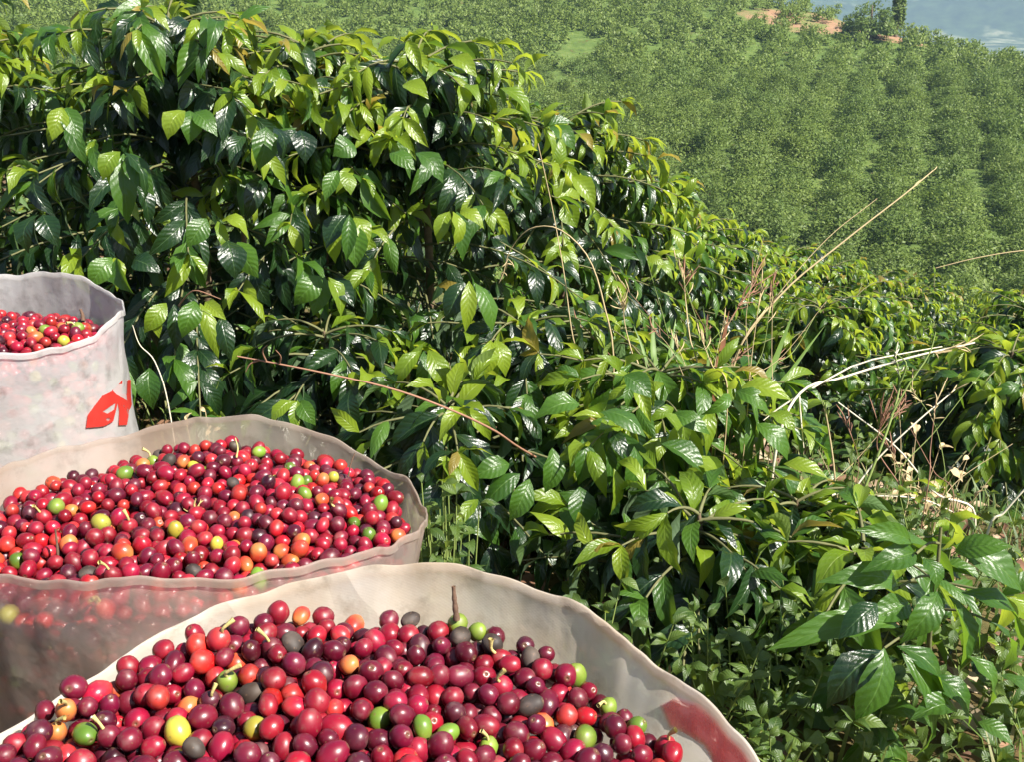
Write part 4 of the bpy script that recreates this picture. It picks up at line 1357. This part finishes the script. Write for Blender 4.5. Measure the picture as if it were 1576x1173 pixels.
twig('twig', 'pale thin stalk standing at the back of the middle sack', 'twig', [at(364, 705, .82), at(366, 690, .825), at(362, 675, .83)], .0009, M_STALK)
twig('twig', 'dark blunt twig stub in the right part of the back sack', 'twig', [at(128, 494, 1.10), at(127, 484, 1.105), at(124, 476, 1.11)], .0026, M_DARKTWIG)
def sprig(label, px_, py_, y_, sc):
    B = at(px_, py_, y_)
    rg = np.random.default_rng(int(px_))
    forks = []
    for i in range(7):
        d = rg.normal(0, 1, 3); d[2] = abs(d[2]) + .3; d /= np.linalg.norm(d)
        forks.append([B, B + d * sc * .5 + rg.normal(0, .002, 3), B + d * sc])
    twig('flower_sprig', label, 'dry sprig', [B, B + (0, 0, sc * .5), B + (.002, 0, sc)], .0011, M_STALK, forks)
sprig('dry yellowish flower sprig by the orange cherries at the left rim of the front sack', 150, 1092, .445, .012)
sprig('dry pale flower sprig left of centre in the front sack', 376, 1118, .425, .012)
sprig('small dry sprig in the middle sack beside dark crushed cherries', 300, 785, .735, .010)

# ------------------------------------------------------------------ grass stalks, dry stems, weeds
def ribbon(pts, w, up=(0, 0, 1), fold=.25):
    pts = np.asarray(pts, float); n = len(pts)
    T = np.gradient(pts, axis=0); T /= np.linalg.norm(T, axis=1, keepdims=True) + 1e-9
    S_ = np.cross(T, np.array([.3, -.9, .25])); S_ /= np.linalg.norm(S_, axis=1, keepdims=True) + 1e-9
    N_ = np.cross(S_, T)
    w = np.asarray(w)[:, None]
    V = np.stack([pts - S_ * w + N_ * w * fold, pts, pts + S_ * w + N_ * w * fold], 1).reshape(-1, 3)
    F = []
    for i in range(n - 1):
        for j in range(2):
            F.append((i * 3 + j, i * 3 + j + 1, (i + 1) * 3 + j + 1, (i + 1) * 3 + j))
    return V, np.array(F)

def stalk(name, label, cat, pix, r, mat, head=None, side=(), group=None, foot=True):
    """pix: list of (px, py, y) from foot to tip"""
    P = np.array([at(*q) for q in pix])
    if foot:
        f = P[0].copy(); f[2] = gz(f[0], f[1]) - .02
        P = np.vstack([f + (P[0] - f) * 0 , P]) if P[0][2] - f[2] > .03 else P
    c = catmull(P, 26)
    r *= 1.25
    root = thing(name, label, cat, c[0], group)
    V, F = tube(c - c[0], np.linspace(r, r * .45, 26), 5)
    link('stem', mesh_np('stem', V, F, [mat]), root)
    for s_ in side:
        q = catmull(np.array([at(*k) for k in s_]), 8)
        V, F = tube(q - c[0], np.linspace(r * .6, r * .25, 8), 4)
        link('side_stem', mesh_np('side_stem', V, F, [mat]), root)
    if head:
        n_, ln, hm_ = head
        rg = np.random.default_rng(abs(hash(label)) % 1000 if False else len(label))
        parts = []
        for i in range(n_):
            b = c[-1] - (c[-1] - c[-5]) * rg.uniform(0, 1.0)
            d = (c[-1] - c[-4]); d = d / np.linalg.norm(d) + rg.normal(0, .45, 3)
            e = b + d * ln * rg.uniform(.4, 1)
            parts.append(tube(catmull([b, (b + e) / 2 + rg.normal(0, ln * .06, 3), e], 5), np.array([.0004, .0009, .0014, .0012, .0003]), 4))
        V, F = join(parts)
        link('seed_head', mesh_np('seed_head', V - c[0], F, [hm_]), root)
    return root

stalk('grass_stalk', 'long reddish bare grass stalk reaching left across the dark hedge above the middle sack', 'grass stalk',
      [(870, 730, 1.85), (800, 690, 1.68), (760, 663, 1.60), (690, 630, 1.55), (600, 598, 1.52), (480, 570, 1.5), (365, 548, 1.5)], .0022, M_REDSTEM,
      side=[[(410, 556, 1.5), (404, 540, 1.49), (412, 530, 1.48)], [(430, 560, 1.5), (432, 548, 1.49), (424, 538, 1.48)], [(400, 554, 1.5), (385, 560, 1.5), (378, 572, 1.5)]], foot=False)
stalk('grass_stalk', 'longest straw stalk slanting up to the right against the far hillside', 'grass stalk',
      [(1130, 560, 2.2), (1200, 455, 2.25), (1300, 370, 2.3), (1390, 300, 2.35), (1436, 262, 2.4)], .0026, M_STRAW, head=(5, .03, M_STRAW))
stalk('grass_stalk', 'thin straw stalk beside and lower than the longest one', 'grass stalk',
      [(1120, 580, 2.3), (1185, 470, 2.35), (1270, 370, 2.4), (1350, 305, 2.45)], .0014, M_STRAW)
stalk('grass_stalk', 'straw stalk leaning in from the right picture edge over the far bushes', 'grass stalk',
      [(1700, 385, 3.4), (1590, 384, 3.4), (1510, 395, 3.4), (1440, 412, 3.4)], .0025, M_STRAW)
stalk('grass_stalk', 'thin upright grass stalk left of the arching one, crossing the bright hedge leaves', 'grass stalk',
      [(905, 600, 1.95), (882, 520, 1.95), (868, 420, 1.97), (850, 320, 2.0), (828, 220, 2.02)], .0014, M_STRAW)
stalk('grass_stalk', 'arching pale grass stalk bent over like a hook beside the hedge', 'grass stalk',
      [(945, 570, 1.9), (930, 470, 1.92), (905, 395, 1.94), (860, 352, 1.96), (815, 352, 1.98), (785, 385, 2.0), (775, 420, 2.0)], .0016, M_STRAW, head=(8, .03, M_STRAW))
stalk('grass_stalk', 'dry stalk with a feathery seed head just behind the young middle bush', 'grass stalk',
      [(985, 590, 1.95), (972, 540, 1.98), (962, 500, 2.0), (958, 465, 2.0)], .0016, M_STRAW, head=(16, .045, M_STRAW))
stalk('grass_stalk', 'tall dry stalk with a brown seed head, left of a taller brown one', 'grass stalk',
      [(1075, 590, 2.0), (1062, 520, 2.05), (1055, 460, 2.1), (1052, 415, 2.1)], .0018, M_STRAW, head=(16, .04, M_REDSTEM))
stalk('grass_stalk', 'brown seed headed stalk in the gap between rows, upright and rusty', 'grass stalk',
      [(1098, 620, 2.0), (1110, 545, 2.02), (1120, 500, 2.05), (1165, 430, 2.1)], .0022, M_REDSTEM, head=(18, .045, M_REDSTEM))
stalk('dry_weed', 'bent pale dead stem, forked, arching right above the dark bush', 'dead stem',
      [(1195, 690, 1.75), (1232, 605, 1.8), (1300, 580, 1.82), (1400, 550, 1.86), (1500, 527, 1.9)], .003, M_PALE, head=(14, .04, M_STRAW),
      side=[[(1250, 598, 1.8), (1320, 560, 1.82), (1400, 542, 1.84), (1450, 533, 1.86)], [(1230, 610, 1.8), (1233, 650, 1.79), (1237, 690, 1.78)], [(1225, 612, 1.8), (1195, 632, 1.79), (1175, 648, 1.78)]])
stalk('dry_weed', 'straight dead stem slanting down to the right below the forked one', 'dead stem',
      [(1500, 790, 1.8), (1440, 760, 1.8), (1380, 690, 1.82), (1290, 620, 1.84)], .0024, M_PALE)
stalk('dry_weed', 'straight dead stem crossing the first one and leaning right', 'dead stem',
      [(1290, 800, 1.75), (1340, 720, 1.78), (1400, 660, 1.8), (1470, 600, 1.84)], .0022, M_PALE, head=(6, .03, M_STRAW))
stalk('dry_weed', 'nearly level dead stem low over the dark gap', 'dead stem',
      [(1270, 772, 1.7), (1340, 764, 1.72), (1420, 770, 1.74), (1490, 800, 1.76)], .0020, M_PALE)
stalk('dry_weed', 'thin reddish dead stem with a tangle of dry tips', 'dead stem',
      [(1420, 800, 1.75), (1380, 740, 1.77), (1350, 690, 1.8), (1360, 640, 1.8)], .0016, M_REDSTEM, head=(18, .05, M_REDSTEM))
stalk('tall_weed', 'tall green weed stem with a small pale flower head, behind the dead stems', 'weed',
      [(1300, 830, 1.65), (1340, 730, 1.68), (1370, 650, 1.72), (1385, 590, 1.76), (1376, 540, 1.78)], .0030, M_GSTEM, head=(16, .016, M_PALE),
      side=[[(1372, 640, 1.72), (1400, 590, 1.74), (1430, 545, 1.76), (1440, 510, 1.78)], [(1385, 590, 1.76), (1395, 560, 1.76), (1380, 545, 1.77)]])
stalk('tall_weed', 'upright dry weed stem with small tip leaves between the young bush and the dark bush', 'weed',
      [(1285, 850, 1.7), (1285, 740, 1.72), (1275, 660, 1.75), (1268, 625, 1.76)], .0022, M_STRAW, head=(8, .03, M_GSTEM))
stalk('tall_weed', 'bare grey stem curving up at the right picture edge above the sapling', 'weed',
      [(1520, 820, 1.5), (1545, 790, 1.5), (1576, 755, 1.5), (1600, 735, 1.5)], .0022, M_PALE)
stalk('dry_weed', 'fine dead stem rising beside the back sack, right of its rim', 'dead stem',
      [(262, 640, 1.7), (240, 560, 1.7), (215, 530, 1.7), (204, 500, 1.7)], .0012, M_PALE)
stalk('dry_weed', 'thin brown arching twig in front of the dark hedge hollow, right of the back sack', 'dead stem',
      [(275, 470, 1.85), (290, 452, 1.83), (305, 447, 1.82), (340, 460, 1.82)], .0014, M_REDSTEM, foot=False)

rgt = np.random.default_rng(61)
for i in range(32):
    a_ = rgt.random() < .5
    bx, by = (rgt.uniform(1020, 1200), rgt.uniform(590, 660)) if a_ else (rgt.uniform(1250, 1480), rgt.uniform(740, 860))
    an = rgt.normal(.1, .55); ln_ = rgt.uniform(90, 240)
    y_ = rgt.uniform(1.8, 2.1) if a_ else rgt.uniform(1.55, 1.9)
    tx, ty = bx + ln_ * math.sin(an), by - ln_ * math.cos(an)
    mx_, my_ = (bx + tx) / 2 + rgt.normal(0, 12), (by + ty) / 2 + rgt.normal(0, 12)
    place_ = 'behind the young middle bush' if a_ else 'in the tangle right of the young middle bush'
    hd = [None, (7, .03, M_STRAW), (10, .035, M_REDSTEM)][int(rgt.integers(0, 3))]
    look = ['bare', 'with pale tips', 'with rusty tips'][0 if hd is None else 1 if hd[2] is M_STRAW else 2]
    stalk('dry_weed', f'thin dry stem {look} {place_}', 'dry stem', [(bx, by, y_ - .05), (mx_, my_, y_), (tx, ty, y_ + .05)], rgt.uniform(.0006, .0013),
          [M_STRAW, M_STRAW, M_REDSTEM, M_GSTEM][int(rgt.integers(0, 4))], head=hd, group=f'thin dry stems {look} {place_}')

M_BLADE = simple_mat('grass_blade', (.13, .22, .04), .5, .35, 20., .4, .3)
M_BLADE2 = simple_mat('reddish_blade', (.24, .10, .05), .55, .35, 20., .4, .3)
def blade(label, pix, wpx, mat):
    P = np.array([at(*q) for q in pix])
    f = P[0].copy(); f[2] = gz(f[0], f[1]) - .01
    if P[0][2] - f[2] > .03: P = np.vstack([f, P])
    c = catmull(P, 14)
    dep = c[:, 1] * CP + (1 - c[:, 2]) * SP
    w = wpx / FPX * dep * np.interp(np.linspace(0, 1, 14), [0, .3, .7, 1], [.7, 1, .8, .05]) * .5
    V, F = ribbon(c, w)
    root = thing('tall_grass', label, 'grass', c[0], 'tall grass behind the young bush')
    link('blade', mesh_np('blade', V - c[0], F, [mat]), root)
blade('broad green grass blade, tallest behind the young middle bush', [(1010, 600, 1.95), (1005, 540, 2.0), (1005, 478, 2.05)], 12, M_BLADE)
blade('green grass blade leaning right behind the young middle bush', [(1020, 600, 1.95), (1032, 540, 2.0), (1040, 490, 2.05)], 10, M_BLADE)
blade('narrow pale grass blade left of the tallest one', [(998, 600, 1.93), (990, 540, 1.97), (975, 500, 2.0)], 6, M_BLADE)
blade('rusty red grass blade standing among the dry stalks', [(1100, 600, 1.95), (1110, 540, 1.98), (1122, 478, 2.0)], 12, M_BLADE2)
blade('long pale green blade leaning right in the gap between rows', [(1160, 640, 1.9), (1190, 560, 1.95), (1225, 470, 2.0)], 13, M_BLADE)
blade('thin green blade beside the long pale one, leaning farther', [(1175, 640, 1.9), (1225, 560, 1.95), (1270, 500, 2.0)], 7, M_BLADE)
blade('green blade drooping left near the brown seed head', [(1060, 600, 1.9), (1045, 550, 1.93), (1010, 520, 1.95)], 7, M_BLADE)
blade('thin green blade between the two tall seed heads', [(1085, 610, 1.95), (1090, 540, 1.98), (1082, 470, 2.0)], 6, M_BLADE)

M_WEED = [leaf_mat('weed_leaf', (.04, .09, .016), (.13, .20, .036), (.22, .30, .08), (.15, .2, .07), (.35, .45, .06), .45, .35)]
def weed(name, label, x, y, h, n_stem, spread, leaf, dry=False, seed=0, nl=9):
    rg = np.random.default_rng(seed)
    z = gz(x, y)
    root = thing(name, label, 'weed', (x, y, z), 'small weeds along the hedge foot')
    st_, Vl, Fl, Ul = [], [], [], []
    o = 0
    for i in range(max(6, int(n_stem * .7)) if spread > .09 else n_stem):
        a = rg.uniform(0, 6.28); r = spread * math.sqrt(rg.random())
        tip = np.array([r * math.cos(a), r * math.sin(a), h * rg.uniform(.55, 1.0)])
        b = tip * np.array([.35, .35, 0])
        c = catmull([b, (b + tip) / 2 + rg.normal(0, spread * .08, 3), tip], 7)
        st_.append(tube(c, np.linspace(.0018, .0008, 7), 4))
        for k in range(nl):
            q = c[min(6, 2 + int(rg.integers(0, 5)))]
            d = rg.normal(0, 1, 3); d[2] = d[2] * .5 + .25; d /= np.linalg.norm(d)
            nn = np.array([rg.normal(0, .3), rg.normal(0, .3) - .3, 1.0]); nn -= d * np.dot(d, nn); nn /= np.linalg.norm(nn)
            T = LEAF_V[rg.integers(0, 6)].copy()
            ln = leaf * rg.uniform(.5, 1.2)
            T *= np.array([ln * rg.uniform(.35, .6), ln, ln])
            Vl.append(T @ np.stack([np.cross(d, nn), d, nn], 0) + q); Fl.append(LEAF_F + o); Ul.append(LEAF_UV); o += 40
    V, F = join(st_)
    so = link('stems', mesh_np('stems', V, F, [M_STRAW if dry else M_GSTEM]), root); so['kind'] = 'stuff'
    lo_ = link('weed_leaves', mesh_np('weed_leaves', np.vstack(Vl), np.vstack(Fl), [M_STRAW if dry else M_WEED[0]], np.vstack(Ul)), root); lo_['kind'] = 'stuff'
def gpos(px_, py_, y_):
    q = at(px_, py_, y_)
    return q[0], q[1]
wl = [
    ('weed', 'brown dried flower weed tuft beside the red letter of the back sack', *gpos(290, 600, 1.72), .26, 16, .07, .018, True),
    ('weed', 'fresh green low weed under the dried tuft, behind the middle sack', *gpos(255, 640, 1.66), .17, 14, .12, .03, False),
    ('weed', 'low green weed behind the middle sack, right of the dried tuft', *gpos(350, 640, 1.75), .16, 14, .12, .03, False),
    ('weed', 'feathery light green weed mound touching the right side of the middle sack', *gpos(682, 790, 1.16), .40, 60, .05, .026, False),
    ('weed', 'grassy light weed between middle sack and front sack rim', *gpos(702, 850, 1.10), .30, 44, .06, .022, False),
    ('weed', 'small yellow green weed with round leaves behind the rim of the front sack', *gpos(830, 890, 1.12), .27, 12, .07, .022, False),
    ('weed', 'fine weed with pale stems right of the front sack rim', *gpos(960, 960, 1.15), .24, 14, .10, .028, False),
    ('weed', 'straggly weed in the shade right of the front sack', *gpos(1080, 1060, 1.15), .22, 16, .12, .030, False),
    ('weed', 'yellow green low weed between front sack and sapling', *gpos(1180, 1080, 1.2), .18, 18, .13, .030, False),
    ('weed', 'small weed at the foot of the sapling, left of its stem', *gpos(1290, 1060, 1.3), .22, 16, .12, .032, False),
    ('weed', 'light green weed under the right leaves of the sapling', *gpos(1510, 1060, 1.35), .20, 16, .14, .034, False),
    ('weed', 'weed between the young middle bush and the sapling', *gpos(1230, 930, 1.5), .24, 16, .13, .034, False),
    ('weed', 'weed behind the sapling top, under the dead stems', *gpos(1340, 840, 1.75), .26, 18, .14, .034, False),
    ('weed', 'dry tangled weed under the dead stems by the right edge', *gpos(1420, 760, 1.95), .26, 18, .14, .03, True),
    ('weed', 'leafy weed in the gap left of the dead stems', *gpos(1260, 700, 2.1), .30, 16, .14, .034, False),
    ('weed', 'pale grassy weed behind the young middle bush among the stalks', *gpos(1110, 560, 2.2), .40, 16, .16, .035, False),
    ('weed', 'green weed at the hedge foot above the small yellow green weed', *gpos(590, 690, 1.6), .16, 14, .12, .03, False),
]
rgw = np.random.default_rng(33)
wl += [(a_, b_, *gpos(px_, py_, y_), h_, n_s, sp_, lf_, False) for a_, b_, px_, py_, y_, h_, n_s, sp_, lf_ in [
    ('weed', 'dense green weed at the bottom edge just right of the front sack', 1180, 1150, 1.10, .16, 22, .14, .034),
    ('weed', 'dense green weed at the bottom edge below the sapling', 1330, 1150, 1.12, .15, 20, .14, .034),
    ('weed', 'green weed in the lower right corner of the picture', 1530, 1150, 1.15, .15, 20, .14, .036),
    ('weed', 'leafy weed halfway between front sack rim and sapling', 1140, 990, 1.35, .22, 22, .15, .034),
    ('weed', 'leafy weed left of the sapling at the height of its lower leaves', 1240, 1000, 1.35, .22, 20, .15, .034),
    ('weed', 'leafy weed right behind the sapling stem', 1430, 940, 1.5, .26, 20, .15, .036),
    ('weed', 'weed at the shaded foot of the young middle bush', 1000, 900, 1.45, .16, 18, .15, .03),
    ('weed', 'weed below the dead stems, left of the sapling top', 1330, 900, 1.6, .22, 18, .15, .034),
]]
for i, w_ in enumerate(wl):
    weed(*w_, seed=500 + i, nl=10 if not w_[-1] else 7)

# ground cover: short grass and fallen leaves nobody could count
rgg = np.random.default_rng(9)
n_ = 42000
gx = rgg.uniform(-2.2, 4.2, n_); gy = rgg.uniform(.55, 7.5, n_) ** 1.0
dens = fbm(gx * 2.3, gy * 2.3, 4.) + rgg.normal(0, .15, n_)
ok = dens > -.12
for S in (S1, S2, S3):
    ok &= ((gx - S.C[0]) / (S.rx * 1.0)) ** 2 + ((gy - S.C[1]) / (S.ry * 1.0)) ** 2 > 1
gx, gy = gx[ok], gy[ok]; n_ = len(gx)
g0 = np.column_stack([gx, gy, ground_z(gx, gy) - .004])
h_ = rgg.uniform(.03, .13, n_); a_ = rgg.uniform(0, 6.28, n_); ln_ = rgg.uniform(.2, .9, n_)
dirv = np.column_stack([np.cos(a_), np.sin(a_), np.zeros(n_)])
sd = np.column_stack([-np.sin(a_), np.cos(a_), np.zeros(n_)]) * rgg.uniform(.002, .0045, n_)[:, None]
upv = np.array([0, 0, 1.0])
mid_ = g0 + dirv * (h_ * ln_ * .35)[:, None] + upv * (h_ * .65)[:, None]
tip_ = g0 + dirv * (h_ * ln_)[:, None] + upv * (h_ * .95)[:, None]
V = np.stack([g0 - sd, g0 + sd, mid_ + sd * .7, mid_ - sd * .7, tip_ + sd * .08, tip_ - sd * .08], 1).reshape(-1, 3)
b0 = (np.arange(n_) * 6)[:, None]
F = np.vstack([b0 + np.array([[0, 1, 2, 3]]), b0 + np.array([[3, 2, 4, 5]])])
t = NT('short_grass')
g = t.n('ShaderNodeNewGeometry')
c = t.ramp(g.outputs['Random Per Island'], [(.0, (.05, .10, .018)), (.5, (.11, .18, .03)), (.85, (.19, .23, .06)), (1., (.38, .30, .15))])
p = t.n('ShaderNodeBsdfPrincipled'); t.l(c, p.inputs['Base Color']); p.inputs['Roughness'].default_value = .55
tr = t.n('ShaderNodeBsdfTranslucent'); t.l(c, tr.inputs[0])
mx = t.n('ShaderNodeMixShader'); mx.inputs[0].default_value = .3
t.l(p.outputs[0], mx.inputs[1]); t.l(tr.outputs[0], mx.inputs[2])
gr = link('grass', mesh_np('grass', V, F, [t.surf(mx.outputs[0])], smooth=False))
tag(gr, kind='stuff')
# fallen leaves
n_ = 2600
gx = rgg.uniform(-2.0, 3.6, n_); gy = rgg.uniform(.55, 5.0, n_)
lit = Leaves()
for x, y in zip(gx, gy):
    if any(((x - S.C[0]) / S.rx) ** 2 + ((y - S.C[1]) / S.ry) ** 2 < 1.1 for S in (S1, S2, S3)): continue
    a = rgg.uniform(0, 6.28); l_ = rgg.uniform(.04, .10)
    lit.add((x, y, gz(x, y) + rgg.uniform(.004, .02)), (math.cos(a), math.sin(a), rgg.normal(0, .2)), (rgg.normal(0, .3), rgg.normal(0, .3), 1), l_, l_ * .42, 0)
lit.freeze()
Vv = lit.verts(np.arange(len(lit.B))).reshape(-1, 3)
Ff = (LEAF_F[None] + (np.arange(len(lit.B)) * 40)[:, None, None]).reshape(-1, 4)
t = NT('fallen_leaf')
g = t.n('ShaderNodeNewGeometry')
c = t.ramp(g.outputs['Random Per Island'], [(0., (.10, .05, .03)), (.4, (.20, .10, .055)), (.75, (.30, .18, .10)), (1., (.42, .33, .22))])
p = t.n('ShaderNodeBsdfPrincipled'); t.l(c, p.inputs['Base Color']); p.inputs['Roughness'].default_value = .7
fl = link('fallen_leaves', mesh_np('fallen_leaves', Vv, Ff, [t.surf(p.outputs[0])]))
tag(fl, kind='stuff')
